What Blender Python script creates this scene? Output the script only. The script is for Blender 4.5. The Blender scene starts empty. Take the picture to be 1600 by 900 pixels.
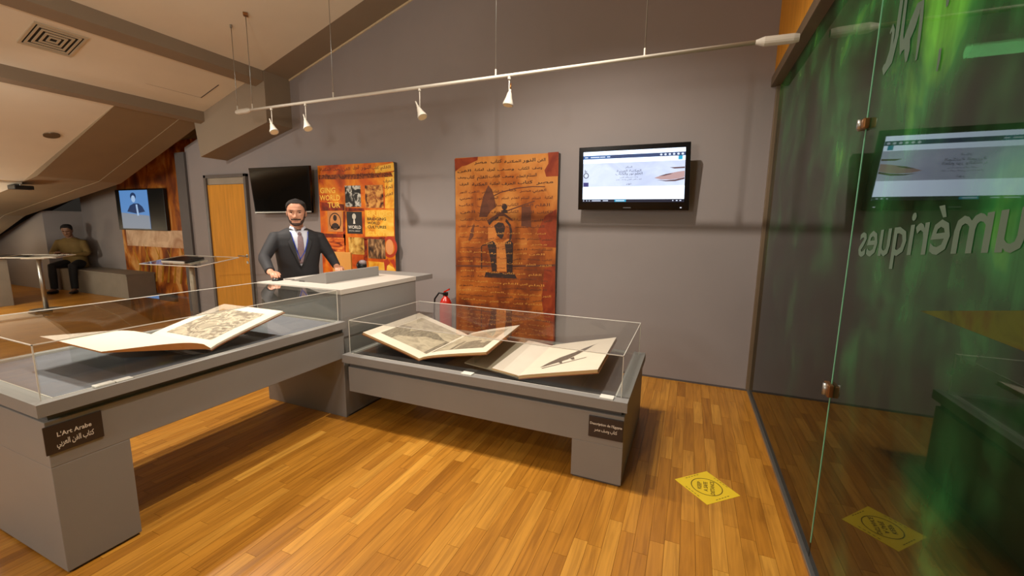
import bpy, bmesh, math, random
from mathutils import Vector, Matrix
random.seed(7)
S = bpy.context.scene
COL = S.collection

# ------------------------------------------------------------------ camera, world, lamps, exposure
def make_camera():
    f, p, yaw, roll = 655.9, math.radians(8.625), math.radians(22.762), math.radians(0.796)
    r = Vector((math.cos(yaw), math.sin(yaw), 0)); fw = Vector((-math.sin(yaw), math.cos(yaw), 0)); u = Vector((0, 0, 1))
    f2 = fw * math.cos(p) - u * math.sin(p); u2 = u * math.cos(p) + fw * math.sin(p)
    r3 = r * math.cos(roll) + u2 * math.sin(roll); u3 = u2 * math.cos(roll) - r * math.sin(roll)
    cd = bpy.data.cameras.new('camera'); cd.sensor_width = 36; cd.lens = f / 1600 * 36; cd.clip_start = 0.02
    o = bpy.data.objects.new('camera', cd); COL.objects.link(o)
    m = Matrix((r3, u3, -f2)).transposed().to_4x4(); m.translation = (0, 0, 1.55)
    o.matrix_world = m
    S.camera = o
make_camera()
W = bpy.data.worlds.new('world'); S.world = W; W.use_nodes = True
W.node_tree.nodes['Background'].inputs[0].default_value = (1, .86, .7, 1)
W.node_tree.nodes['Background'].inputs[1].default_value = 0.02
vs = S.view_settings
vs.view_transform = 'Standard'; vs.look = 'None'; vs.gamma = 1; vs.use_curve_mapping = False; vs.exposure = 0.0

def lamp(kind, loc, target, power, col=(1, .92, .81), size=150, blend=.7, rad=.03, name='track_or_fill_spot'):
    l = bpy.data.lights.new(name, kind); l.energy = power; l.color = col
    if kind == 'SPOT':
        l.spot_size = math.radians(size); l.spot_blend = blend; l.shadow_soft_size = rad
    elif kind == 'AREA':
        l.shape = 'RECTANGLE'; l.size, l.size_y = size
    else:
        l.shadow_soft_size = rad
    o = bpy.data.objects.new(name, l); COL.objects.link(o); o.location = loc
    d = Vector(target) - Vector(loc); o.rotation_euler = d.to_track_quat('-Z', 'Y').to_euler()
    return o
# spotlights of the tracks hanging over the cases (their fixtures are above the frame), plus two added fill spots
lamp('SPOT', (-1.1, 2.3, 3.8), (-0.95, 3.15, 0.5), 310, size=126, blend=.75, rad=.025)
lamp('SPOT', (-4.1, 2.15, 3.38), (-3.7, 2.5, 0.1), 320, size=122, blend=.7)
lamp('SPOT', (-2.0, 2.2, 3.75), (-1.9, 2.1, 0.0), 110, size=96, blend=.6)
lamp('SPOT', (-0.6, 0.7, 4.0), (-1.0, 1.7, 0.0), 50, size=95, blend=.8)
lamp('SPOT', (-4.5, 1.5, 3.3), (-3.5, 1.5, 0.0), 190, size=62, blend=.7)  # added fill spot brightening the floor by the left case
lamp('SPOT', (-0.9, -1.0, 3.6), (-1.3, 2.5, 0.35), 90, size=52, blend=.9, rad=.12)  # added fill spot from the rear, lifting the right case's front face
lamp('SPOT', (-6.4, 1.2, 2.85), (-6.3, 4.4, 0.8), 100, size=110, blend=.8)
lamp('POINT', (-13.4, 3.4, 1.15), (0, 0, 0), 14, (1, .82, .54), rad=.12, name='alcove_lamp')
lamp('POINT', (2.3, 0.7, 3.2), (0, 0, 0), 130, (1, .97, .86), rad=.2, name='lamp_behind_the_glass')
# added fill lamps, unseen behind and left of the viewpoint, raising the ambient light
lamp('SPOT', (-0.6, -0.9, 2.0), (-4.0, 1.4, 3.8), 200, (1, .98, .90), size=100, blend=.8, rad=.15, name='ceiling_fill_spot')
lamp('POINT', (-2.2, -2.0, 2.2), (0, 0, 0), 170, (1, .97, .88), rad=.3, name='rear_fill_lamp')
lamp('POINT', (-7.6, 0.2, 1.75), (0, 0, 0), 48, (1, .98, .88), rad=.25, name='side_fill_lamp')
lamp('POINT', (-10.5, 1.9, 1.25), (0, 0, 0), 105, (1, .95, .80), rad=.2, name='side_fill_lamp')

# ------------------------------------------------------------------ materials
def lin(c):
    return tuple(((x / 255) / 12.92 if x / 255 <= .04045 else ((x / 255 + .055) / 1.055) ** 2.4) for x in c)
MATS = {}
def mat(name, rgb, rough=.5, metal=0., var=.06, scale=6., bump=0., coat=0., spec=.5, emit=0., bscale=None, stretch=None):
    """principled material; rgb are sRGB 0-255; a little noise varies the tone"""
    if name in MATS: return MATS[name]
    m = bpy.data.materials.new(name); m.use_nodes = True; nt = m.node_tree; N = nt.nodes; L = nt.links
    b = N['Principled BSDF']; c = lin(rgb)
    b.inputs['Roughness'].default_value = rough; b.inputs['Metallic'].default_value = metal
    b.inputs['Coat Weight'].default_value = coat; b.inputs['Specular IOR Level'].default_value = spec
    if emit:
        b.inputs['Emission Color'].default_value = (*c, 1); b.inputs['Emission Strength'].default_value = emit
        b.inputs['Base Color'].default_value = (.01, .01, .01, 1)
    elif var:
        g = N.new('ShaderNodeNewGeometry'); vec = g.outputs['Position']
        if stretch:
            mp = N.new('ShaderNodeMapping'); mp.inputs['Scale'].default_value = stretch; L.new(vec, mp.inputs['Vector']); vec = mp.outputs['Vector']
        n = N.new('ShaderNodeTexNoise'); n.inputs['Scale'].default_value = scale; n.inputs['Detail'].default_value = 5
        L.new(vec, n.inputs['Vector'])
        r = N.new('ShaderNodeValToRGB'); r.color_ramp.elements[0].position = .3; r.color_ramp.elements[1].position = .7
        r.color_ramp.elements[0].color = (*[x * (1 - var) for x in c], 1); r.color_ramp.elements[1].color = (*[min(1, x * (1 + var)) for x in c], 1)
        L.new(n.outputs['Fac'], r.inputs['Fac']); L.new(r.outputs['Color'], b.inputs['Base Color'])
        if bump:
            n2 = N.new('ShaderNodeTexNoise'); n2.inputs['Scale'].default_value = bscale or scale * 10; n2.inputs['Detail'].default_value = 3
            L.new(vec, n2.inputs['Vector'])
            bp = N.new('ShaderNodeBump'); bp.inputs['Strength'].default_value = bump; bp.inputs['Distance'].default_value = .01
            L.new(n2.outputs['Fac'], bp.inputs['Height']); L.new(bp.outputs['Normal'], b.inputs['Normal'])
    else:
        b.inputs['Base Color'].default_value = (*c, 1)
    MATS[name] = m; return m

def print_mat(name, stops, scale=4., distort=1.5, detail=6., rough=.55, stretch=(1, 1, 1), kind='noise', emit=0., spec=.3, grad=None):
    """a printed picture: a colour ramp over noise / voronoi / wave"""
    if name in MATS: return MATS[name]
    m = bpy.data.materials.new(name); m.use_nodes = True; nt = m.node_tree; N = nt.nodes; L = nt.links
    b = N['Principled BSDF']; b.inputs['Roughness'].default_value = rough; b.inputs['Specular IOR Level'].default_value = spec
    g = N.new('ShaderNodeNewGeometry'); mp = N.new('ShaderNodeMapping'); mp.inputs['Scale'].default_value = stretch
    L.new(g.outputs['Position'], mp.inputs['Vector'])
    n = N.new('ShaderNodeTexNoise'); n.inputs['Scale'].default_value = scale; n.inputs['Detail'].default_value = detail; n.inputs['Distortion'].default_value = distort
    L.new(mp.outputs['Vector'], n.inputs['Vector']); fac = n.outputs['Fac']
    if kind == 'wave':
        w = N.new('ShaderNodeTexWave'); w.inputs['Scale'].default_value = scale; w.inputs['Distortion'].default_value = distort * 4; w.inputs['Detail'].default_value = 3
        L.new(mp.outputs['Vector'], w.inputs['Vector']); fac = w.outputs['Fac']
    if grad:      # the printed design itself is lighter towards its top
        sx = N.new('ShaderNodeSeparateXYZ'); L.new(g.outputs['Position'], sx.inputs[0])
        ma = N.new('ShaderNodeMath'); ma.operation = 'MULTIPLY_ADD'; ma.inputs[1].default_value, ma.inputs[2].default_value = grad; L.new(sx.outputs['Z'], ma.inputs[0])
        mb_ = N.new('ShaderNodeMath'); mb_.operation = 'ADD'; L.new(ma.outputs[0], mb_.inputs[0]); L.new(fac, mb_.inputs[1]); fac = mb_.outputs[0]
    r = N.new('ShaderNodeValToRGB'); e = r.color_ramp.elements
    while len(e) < len(stops): e.new(.5)
    for i, (p, c) in enumerate(stops): e[i].position = p; e[i].color = (*lin(c), 1)
    L.new(fac, r.inputs['Fac'])
    if emit:
        L.new(r.outputs['Color'], b.inputs['Emission Color']); b.inputs['Emission Strength'].default_value = emit
        b.inputs['Base Color'].default_value = (.01, .01, .01, 1)
    else:
        L.new(r.outputs['Color'], b.inputs['Base Color'])
    MATS[name] = m; return m

def clear_mat(name, tint=(.97, .98, .97), ior=1.45, boost=1.0, rough=.01):
    """thin clear sheet: transparent + fresnel reflection"""
    m = bpy.data.materials.new(name); m.use_nodes = True; nt = m.node_tree; N = nt.nodes; L = nt.links
    N.remove(N['Principled BSDF'])
    t = N.new('ShaderNodeBsdfTransparent'); t.inputs[0].default_value = (*tint, 1)
    gl = N.new('ShaderNodeBsdfGlossy'); gl.inputs['Roughness'].default_value = rough; gl.inputs[0].default_value = (.95, .95, .95, 1)
    fr = N.new('ShaderNodeFresnel'); fr.inputs['IOR'].default_value = ior
    ml = N.new('ShaderNodeMath'); ml.operation = 'MULTIPLY'; ml.inputs[1].default_value = boost; ml.use_clamp = True
    mx = N.new('ShaderNodeMixShader')
    ge = N.new('ShaderNodeNewGeometry'); fb = N.new('ShaderNodeMath'); fb.operation = 'SUBTRACT'; fb.inputs[0].default_value = 1
    m2 = N.new('ShaderNodeMath'); m2.operation = 'MULTIPLY'   # reflect on the outer face of the sheet only
    L.new(ge.outputs['Backfacing'], fb.inputs[1]); L.new(fr.outputs[0], ml.inputs[0]); L.new(ml.outputs[0], m2.inputs[0]); L.new(fb.outputs[0], m2.inputs[1]); L.new(m2.outputs[0], mx.inputs[0]); L.new(t.outputs[0], mx.inputs[1]); L.new(gl.outputs[0], mx.inputs[2])
    L.new(mx.outputs[0], N['Material Output'].inputs[0])
    MATS[name] = m; return m

def wood_floor_mat():
    m = bpy.data.materials.new('oak_floor'); m.use_nodes = True; nt = m.node_tree; N = nt.nodes; L = nt.links
    b = N['Principled BSDF']; b.inputs['Roughness'].default_value = .34; b.inputs['Specular IOR Level'].default_value = .45
    at = N.new('ShaderNodeAttribute'); at.attribute_name = 'tone'
    g = N.new('ShaderNodeNewGeometry'); mp = N.new('ShaderNodeMapping'); mp.inputs['Scale'].default_value = (40, 2.2, 1)
    ad = N.new('ShaderNodeVectorMath'); ad.operation = 'ADD'
    sc = N.new('ShaderNodeVectorMath'); sc.operation = 'SCALE'; sc.inputs['Scale'].default_value = 37.
    L.new(at.outputs['Color'], sc.inputs[0]); L.new(g.outputs['Position'], ad.inputs[0]); L.new(sc.outputs[0], ad.inputs[1])
    L.new(ad.outputs[0], mp.inputs['Vector'])
    n = N.new('ShaderNodeTexNoise'); n.inputs['Scale'].default_value = 1.; n.inputs['Detail'].default_value = 6; n.inputs['Distortion'].default_value = 1.1
    L.new(mp.outputs['Vector'], n.inputs['Vector'])
    r = N.new('ShaderNodeValToRGB'); e = r.color_ramp.elements
    e[0].position = .0; e[0].color = (*lin((148, 94, 26)), 1); e[1].position = 1.; e[1].color = (*lin((206, 150, 62)), 1)
    k = e.new(.5); k.color = (*lin((178, 120, 40)), 1)
    L.new(at.outputs['Fac'], r.inputs['Fac'])
    gr = N.new('ShaderNodeValToRGB'); gr.color_ramp.elements[0].position = .3; gr.color_ramp.elements[0].color = (.62, .56, .5, 1)
    gr.color_ramp.elements[1].position = .62; gr.color_ramp.elements[1].color = (1.08, 1.06, 1.02, 1)
    L.new(n.outputs['Fac'], gr.inputs['Fac'])
    mx = N.new('ShaderNodeMix'); mx.data_type = 'RGBA'; mx.blend_type = 'MULTIPLY'; mx.inputs[0].default_value = .8
    L.new(r.outputs['Color'], mx.inputs[6]); L.new(gr.outputs['Color'], mx.inputs[7]); L.new(mx.outputs[2], b.inputs['Base Color'])
    bp = N.new('ShaderNodeBump'); bp.inputs['Strength'].default_value = .06; bp.inputs['Distance'].default_value = .004
    L.new(n.outputs['Fac'], bp.inputs['Height']); L.new(bp.outputs['Normal'], b.inputs['Normal'])
    MATS['oak_floor'] = m; return m

def green_film_mat():
    m = bpy.data.materials.new('green_printed_glass'); m.use_nodes = True; nt = m.node_tree; N = nt.nodes; L = nt.links
    b = N['Principled BSDF']; b.inputs['Roughness'].default_value = .02; b.inputs['IOR'].default_value = 1.5
    b.inputs['Specular IOR Level'].default_value = .62
    g = N.new('ShaderNodeNewGeometry'); mp = N.new('ShaderNodeMapping'); mp.inputs['Scale'].default_value = (1, 1.25, 1.1)
    mp.inputs['Rotation'].default_value = (math.radians(24), 0, 0)
    L.new(g.outputs['Position'], mp.inputs['Vector'])
    n = N.new('ShaderNodeTexNoise'); n.inputs['Scale'].default_value = 2.1; n.inputs['Detail'].default_value = 4; n.inputs['Distortion'].default_value = .35
    L.new(mp.outputs['Vector'], n.inputs['Vector'])
    mp2 = N.new('ShaderNodeMapping'); mp2.inputs['Scale'].default_value = (1, 7, .8); mp2.inputs['Rotation'].default_value = (math.radians(-14), 0, 0)
    L.new(g.outputs['Position'], mp2.inputs['Vector'])
    n2 = N.new('ShaderNodeTexNoise'); n2.inputs['Scale'].default_value = 1.6; n2.inputs['Detail'].default_value = 4; n2.inputs['Distortion'].default_value = .6
    L.new(mp2.outputs['Vector'], n2.inputs['Vector'])
    r = N.new('ShaderNodeValToRGB'); e = r.color_ramp.elements
    e[0].position = .32; e[0].color = (*lin((24, 20, 12)), 1); e[1].position = .80; e[1].color = (*lin((96, 144, 66)), 1)
    k = e.new(.46); k.color = (*lin((26, 38, 24)), 1); k = e.new(.56); k.color = (*lin((34, 66, 40)), 1); k = e.new(.68); k.color = (*lin((44, 96, 56)), 1)
    r2 = N.new('ShaderNodeValToRGB'); r2.color_ramp.elements[0].position = .35; r2.color_ramp.elements[0].color = (.7, .7, .66, 1)
    r2.color_ramp.elements[1].position = .7; r2.color_ramp.elements[1].color = (1.3, 1.3, 1.2, 1)
    # glow from the room behind painted into the print, lighter towards its upper near end
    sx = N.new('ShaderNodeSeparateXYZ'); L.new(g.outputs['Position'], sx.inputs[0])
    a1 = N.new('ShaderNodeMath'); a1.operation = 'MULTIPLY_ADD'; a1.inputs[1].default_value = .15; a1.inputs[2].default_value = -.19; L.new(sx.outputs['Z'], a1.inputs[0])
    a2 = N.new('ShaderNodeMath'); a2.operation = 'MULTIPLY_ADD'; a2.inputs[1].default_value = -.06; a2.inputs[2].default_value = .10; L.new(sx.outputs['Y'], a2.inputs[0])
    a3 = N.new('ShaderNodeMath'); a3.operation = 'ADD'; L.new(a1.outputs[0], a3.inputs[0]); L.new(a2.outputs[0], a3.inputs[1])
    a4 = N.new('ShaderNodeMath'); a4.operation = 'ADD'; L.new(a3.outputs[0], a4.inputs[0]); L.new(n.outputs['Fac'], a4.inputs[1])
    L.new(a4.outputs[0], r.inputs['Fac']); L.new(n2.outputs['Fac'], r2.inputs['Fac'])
    mx = N.new('ShaderNodeMix'); mx.data_type = 'RGBA'; mx.blend_type = 'MULTIPLY'; mx.inputs[0].default_value = 1
    L.new(r.outputs['Color'], mx.inputs[6]); L.new(r2.outputs['Color'], mx.inputs[7]); L.new(mx.outputs[2], b.inputs['Base Color'])
    t = N.new('ShaderNodeBsdfTransparent'); t.inputs[0].default_value = (.35, .6, .38, 1)
    ms = N.new('ShaderNodeMixShader'); ms.inputs[0].default_value = .22
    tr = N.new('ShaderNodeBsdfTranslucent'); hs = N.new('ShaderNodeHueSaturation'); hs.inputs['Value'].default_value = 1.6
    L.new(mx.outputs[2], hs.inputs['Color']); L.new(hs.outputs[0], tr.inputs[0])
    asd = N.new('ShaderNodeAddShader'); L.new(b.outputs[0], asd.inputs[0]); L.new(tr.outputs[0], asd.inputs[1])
    L.new(asd.outputs[0], ms.inputs[1]); L.new(t.outputs[0], ms.inputs[2]); L.new(ms.outputs[0], N['Material Output'].inputs[0])
    MATS['green_printed_glass'] = m; return m

GREY = mat('grey_case_paint', (136, 132, 128), .5, var=.03, scale=3, bump=.03, bscale=220)
GREYTOP = mat('grey_counter_laminate', (196, 188, 178), .42, var=.03, scale=4)
DARKGAP = mat('dark_recess_paint', (88, 84, 80), .6, var=.04)
WALLM = mat('grey_wall_paint', (142, 133, 130), .8, var=.03, scale=1.5, bump=.04, bscale=160)
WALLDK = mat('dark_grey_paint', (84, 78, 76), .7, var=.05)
CEILM = mat('cream_ceiling_paint', (220, 210, 190), .85, var=.03, scale=2, bump=.04, bscale=120)
BEAMM = mat('taupe_beam_paint', (136, 120, 100), .8, var=.04, scale=2)
BROWNM = mat('brown_soffit_paint', (132, 110, 80), .8, var=.05, scale=2)
BLACK = mat('black_plastic', (14, 14, 15), .35, var=0)
WHITE = mat('white_enamel', (200, 193, 180), .4, var=.02)
METAL = mat('brushed_metal', (168, 166, 160), .35, metal=.9, var=.05, scale=30)
BRASS = mat('bronze_metal', (150, 104, 62), .35, metal=.8, var=.05)
ORANGEWOOD = mat('honey_wood_veneer', (208, 144, 50), .65, spec=.15, var=.12, scale=3, stretch=(9, 9, .7))
BEDM = mat('dark_slate_cloth', (104, 104, 112), .6, var=.05, scale=20)
FLOORM = wood_floor_mat()
CLEAR = clear_mat('clear_acrylic', boost=1.55)
CRADLE = clear_mat('cradle_acrylic', (.93, .95, .93))
EDGE = mat('polished_acrylic_edge', (214, 208, 196), .25, var=0)
FILM = green_film_mat()
PAPER = mat('aged_paper', (236, 220, 202), .75, var=.04, scale=5)
PAPERTAN = mat('tan_page_edge', (206, 168, 118), .8, var=.15, scale=8, stretch=(1, 1, 60))
LEATHER = mat('brown_leather', (120, 66, 24), .6, var=.12, scale=10)
INK = mat('white_lettering', (224, 216, 204), .6, var=0)

# ------------------------------------------------------------------ mesh helpers
class MB:
    def __init__(s): s.v = []; s.f = []; s.tone = []
    def add(s, vs, fs):
        b = len(s.v); s.v += [tuple(v) for v in vs]; s.f += [tuple(i + b for i in f) for f in fs]; return s
    def box(s, x0, x1, y0, y1, z0, z1):
        return s.hexa([(x0, y0, z0), (x1, y0, z0), (x1, y1, z0), (x0, y1, z0), (x0, y0, z1), (x1, y0, z1), (x1, y1, z1), (x0, y1, z1)])
    def hexa(s, p):
        return s.add(p, [(0, 3, 2, 1), (4, 5, 6, 7), (0, 1, 5, 4), (1, 2, 6, 5), (2, 3, 7, 6), (3, 0, 4, 7)])
    def prism(s, poly, axis, a, b):
        """poly of 2D points extruded along axis ('y': (x,z), 'x': (y,z), 'z': (x,y))"""
        def P(q, t): return {'y': (q[0], t, q[1]), 'x': (t, q[0], q[1]), 'z': (q[0], q[1], t)}[axis]
        n = len(poly)
        return s.add([P(q, a) for q in poly] + [P(q, b) for q in poly],
                     [tuple(range(n)), tuple(range(2 * n - 1, n - 1, -1))] + [(i, i + n, (i + 1) % n + n, (i + 1) % n) for i in range(n)])
    def tube(s, pts, rad, n=10, cap=True):
        pts = [Vector(p) for p in pts]; k = len(pts)
        if not isinstance(rad, (list, tuple)): rad = [rad] * k
        vs = []; prev = None
        for i, p in enumerate(pts):
            d = (pts[min(i + 1, k - 1)] - pts[max(i - 1, 0)]).normalized()
            a = prev if prev else (Vector((0, 0, 1)) if abs(d.z) < .9 else Vector((1, 0, 0)))
            u = (a - d * a.dot(d)).normalized(); w = d.cross(u); prev = u
            r = rad[i]; ru, rw = r if isinstance(r, tuple) else (r, r)
            vs += [p + u * (ru * math.cos(2 * math.pi * j / n)) + w * (rw * math.sin(2 * math.pi * j / n)) for j in range(n)]
        fs = [(i * n + j, i * n + (j + 1) % n, (i + 1) * n + (j + 1) % n, (i + 1) * n + j) for i in range(k - 1) for j in range(n)]
        if cap: fs += [tuple(range(n - 1, -1, -1)), tuple((k - 1) * n + j for j in range(n))]
        return s.add(vs, fs)
    def rings(s, rings, cap=True):
        n = len(rings[0]); k = len(rings)
        vs = [p for r in rings for p in r]
        fs = [(i * n + j, i * n + (j + 1) % n, (i + 1) * n + (j + 1) % n, (i + 1) * n + j) for i in range(k - 1) for j in range(n)]
        if cap: fs += [tuple(range(n - 1, -1, -1)), tuple((k - 1) * n + j for j in range(n))]
        return s.add(vs, fs)
    def ball(s, c, r, n=12, m=8):
        rx, ry, rz = r if isinstance(r, tuple) else (r, r, r)
        R = []
        for i in range(m + 1):
            t = math.pi * (i / m) * .998 + .001
            R.append([(c[0] + rx * math.sin(t) * math.cos(2 * math.pi * j / n), c[1] + ry * math.sin(t) * math.sin(2 * math.pi * j / n), c[2] - rz * math.cos(t)) for j in range(n)])
        return s.rings(R)
    def grid(s, fn, us, vs_):
        n = len(us); b = [fn(u, v) for v in vs_ for u in us]
        return s.add(b, [(j * n + i, j * n + i + 1, (j + 1) * n + i + 1, (j + 1) * n + i) for j in range(len(vs_) - 1) for i in range(n - 1)])
    def build(s, name, m, parent=None, bevel=0., smooth=False, seg=2):
        me = bpy.data.meshes.new(name)
        off = world_loc(parent) if parent else Vector((0, 0, 0))
        rot = world_rot(parent) if parent else None
        vv = [Vector(v) - off for v in s.v]
        if rot: vv = [rot @ v for v in vv]
        me.from_pydata([tuple(v) for v in vv], [], s.f); me.validate(); me.update()
        bm = bmesh.new(); bm.from_mesh(me); bmesh.ops.recalc_face_normals(bm, faces=bm.faces)
        if bevel:
            es = [e for e in bm.edges if len(e.link_faces) == 2 and e.calc_face_angle(0) > .5]
            bmesh.ops.bevel(bm, geom=es, offset=bevel, segments=seg, affect='EDGES', profile=.6)
        bm.to_mesh(me); bm.free()
        if smooth:
            for p in me.polygons: p.use_smooth = True
        me.materials.append(m)
        o = bpy.data.objects.new(name, me); COL.objects.link(o)
        if parent: o.parent = parent
        return o
def world_loc(o):
    l = Vector((0, 0, 0)); 
    while o: l = l + Vector(o.location); o = o.parent
    return l
def world_rot(o): return None
def tag(o, label, cat=None, group=None, kind=None):
    o['label'] = label
    if cat: o['category'] = cat
    if group: o['group'] = group
    if kind: o['kind'] = kind
    return o
def thing(name, loc, label, cat, group=None, kind=None):
    o = bpy.data.objects.new(name, None); COL.objects.link(o); o.location = loc; o.empty_display_size = .1
    return tag(o, label, cat, group, kind)
def part_label(o, l): o['label'] = l; return o
def copy_tree(o, parent=None):
    c = o.copy(); COL.objects.link(c)
    if parent: c.parent = parent
    for ch in list(o.children): copy_tree(ch, c)
    return c

# ------------------------------------------------------------------ lettering
FORMS = {}
for ch, b, n in [('ا', 0xFE8D, 2), ('ب', 0xFE8F, 4), ('ة', 0xFE93, 2), ('ت', 0xFE95, 4), ('ج', 0xFE9D, 4), ('ح', 0xFEA1, 4), ('خ', 0xFEA5, 4), ('د', 0xFEA9, 2),
                 ('ذ', 0xFEAB, 2), ('ر', 0xFEAD, 2), ('ز', 0xFEAF, 2), ('س', 0xFEB1, 4), ('ش', 0xFEB5, 4), ('ص', 0xFEB9, 4), ('ط', 0xFEC1, 4), ('ع', 0xFEC9, 4),
                 ('ف', 0xFED1, 4), ('ق', 0xFED5, 4), ('ك', 0xFED9, 4), ('ل', 0xFEDD, 4), ('م', 0xFEE1, 4), ('ن', 0xFEE5, 4), ('ه', 0xFEE9, 4), ('و', 0xFEED, 2), ('ي', 0xFEF1, 4)]:
    FORMS[ch] = (b, n)
def arabic(t):
    out = []
    for i, c in enumerate(t):
        if c not in FORMS: out.append(c); continue
        b, n = FORMS[c]
        pj = i > 0 and t[i - 1] in FORMS and FORMS[t[i - 1]][1] == 4
        nj = n == 4 and i + 1 < len(t) and t[i + 1] in FORMS
        k = (3 if nj else 1) if pj else (2 if nj else 0)
        out.append(chr(b + k))
    return ''.join(reversed(out))
_tcache = {}
def text_shape(s, bold=0.):
    key = (s, bold)
    if key in _tcache: return _tcache[key]
    cu = bpy.data.curves.new('t', 'FONT'); cu.body = s; cu.resolution_u = 2; cu.offset = bold
    o = bpy.data.objects.new('t', cu); COL.objects.link(o)
    me = bpy.data.meshes.new_from_object(o.evaluated_get(bpy.context.evaluated_depsgraph_get()))
    vs = [(v.co.x, v.co.y) for v in me.vertices]; fs = [tuple(p.vertices) for p in me.polygons]
    bpy.data.objects.remove(o); bpy.data.meshes.remove(me); bpy.data.curves.remove(cu)
    if not vs: vs, fs = [(0, 0), (0, 0), (0, 0)], []
    _tcache[key] = (vs, fs); return _tcache[key]
def put_text(mb, s, o, X, Y, height=None, width=None, align='L', bold=0.):
    """add text into mb; o = left baseline point, X / Y unit vectors in world; height = cap height approx"""
    vs, fs = text_shape(s, bold); o, X, Y = Vector(o), Vector(X), Vector(Y)
    x0 = min(v[0] for v in vs); x1 = max(v[0] for v in vs); w = max(1e-6, x1 - x0)
    sy = (height / .7) if height else width / w
    sx = (width / w) if width else sy
    if not height: sy = sx
    dx = {'L': 0, 'C': -.5, 'R': -1}[align] * w * sx
    mb.add([o + X * ((v[0] - x0) * sx + dx) + Y * (v[1] * sy) for v in vs], fs)

# ------------------------------------------------------------------ floor
YB = 4.418      # back wall
XG = 0.62       # glass wall
def ceil_z(x, off=0.): return 3.46 + .32 * (x + 5.19) + off
floor = MB().box(-15.2, 4.6, -3, 8.2, -.06, -.0088).build('floor', mat('dark_underfloor', (52, 30, 12), .8))
tag(floor, 'honey-coloured oak strip floor of the exhibition room', 'floor', kind='structure')
def set_tone(me, tones):
    a = me.color_attributes.new('tone', 'FLOAT_COLOR', 'POINT')
    for i, t in enumerate(tones): a.data[i].color = (t, t, t, 1)
pl = []
x = -15.2; pw = .07
row = 0
while x < XG - .005:
    x1 = min(x + pw, XG)
    y = -3 + random.uniform(-.5, 0)
    rowt = random.uniform(-.1, .1)
    while y < 5.1:
        ln = random.uniform(.32, .85)
        pl.append((x, x1, max(-3, y), min(5.06, y + ln), min(1, max(0, random.gauss(.5, .14) + rowt)))); y += ln
    x = x1; row += 1
def plank_size(p):
    x, y = (p[0] + p[1]) / 2, (p[2] + p[3]) / 2
    d = Vector((x, y, -1.55)); yaw = math.radians(22.76)
    z = -math.sin(yaw) * x + math.cos(yaw) * y; xx = math.cos(yaw) * x + math.sin(yaw) * y
    if z < .9 or abs(xx) > 1.28 * z or 1.55 / z > .98: return 0
    if -3.36 < x < -2.40 and .74 < y < 2.4: return 0
    if -2.36 < x < -.28 and 2.5 < y < 3.4: return 0
    return (p[3] - p[2]) / d.length ** 3
pl.sort(key=plank_size, reverse=True)
def plank_mesh(mb, tones, p):
    g = .0006
    mb.hexa([(p[0] + g, p[2] + g, -.0085), (p[1] - g, p[2] + g, -.0085), (p[1] - g, p[3] - g, -.0085), (p[0] + g, p[3] - g, -.0085),
             (p[0] + g, p[2] + g, 0), (p[1] - g, p[2] + g, 0), (p[1] - g, p[3] - g, 0), (p[0] + g, p[3] - g, 0)])
    tones += [p[4]] * 8
for p in pl[:300]:
    mb, t = MB(), []; plank_mesh(mb, t, p); o = mb.build('plank', FLOORM, floor); set_tone(o.data, t)
mb, t = MB(), []
for p in pl[300:]: plank_mesh(mb, t, p)
o = mb.build('floor_strips', FLOORM, floor); set_tone(o.data, t); o['kind'] = 'stuff'

# ------------------------------------------------------------------ walls
def wallpoly(name, poly, axis, a, b, m, label):
    return tag(MB().prism(poly, axis, a, b).build(name, m), label, 'wall', kind='structure')
wallpoly('wall_back', [(-7.62, -.01), (XG + .06, -.01), (XG + .06, 5.4), (-7.62, ceil_z(-7.62, .02))], 'y', YB, YB + .14, WALLM, 'tall grey wall behind the posters and the lit television')
wallpoly('wall_alcove', [(-12.6, -.01), (-7.62, -.01), (-7.62, 3.3), (-12.6, 2.3)], 'y', 5.05, 5.17, WALLM, 'recessed grey wall behind the mural and the bench')
wallpoly('wall_left', [(-15.2, -.01), (-12.6, -.01), (-12.6, 1.7), (-15.2, 1.0)], 'y', YB, 5.17, WALLM, 'low grey wall under the slope left of the seated person')
wallpoly('wall_end', [(-3, -.01), (5.17, -.01), (5.17, 2.2), (-3, 2.2)], 'x', -15.32, -15.2, WALLM, 'far end wall under the eaves')
wallpoly('wall_rear', [(-15.2, -.01), (4.6, -.01), (4.6, 6.6), (-15.2, 1.0)], 'y', -3.12, -3, WALLM, 'wall behind the viewpoint')
tag(MB().box(-7.84, -7.6, YB - .035, YB + .14, 0, ceil_z(-7.7, -.03)).build('trim_1', WALLDK), 'dark grey upright strip ending the wall left of the wooden door', 'trim', kind='structure')
tag(MB().box(-6.1, XG - .02, YB - .004, YB, 0, .018).build('baseboard_back', WALLDK), 'thin dark line at the foot of the grey back wall', 'baseboard', kind='structure')
# the dim room behind the green glass
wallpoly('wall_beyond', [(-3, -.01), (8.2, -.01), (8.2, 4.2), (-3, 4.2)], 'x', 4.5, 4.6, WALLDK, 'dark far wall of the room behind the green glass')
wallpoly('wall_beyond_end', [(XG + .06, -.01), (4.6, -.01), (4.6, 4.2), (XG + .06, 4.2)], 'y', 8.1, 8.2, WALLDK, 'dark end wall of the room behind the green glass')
tag(MB().box(XG + .1, 4.6, -3, 8.2, 4.1, 4.2).build('ceiling_beyond', WALLDK), 'dark ceiling of the room behind the green glass', 'ceiling', kind='structure')

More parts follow.
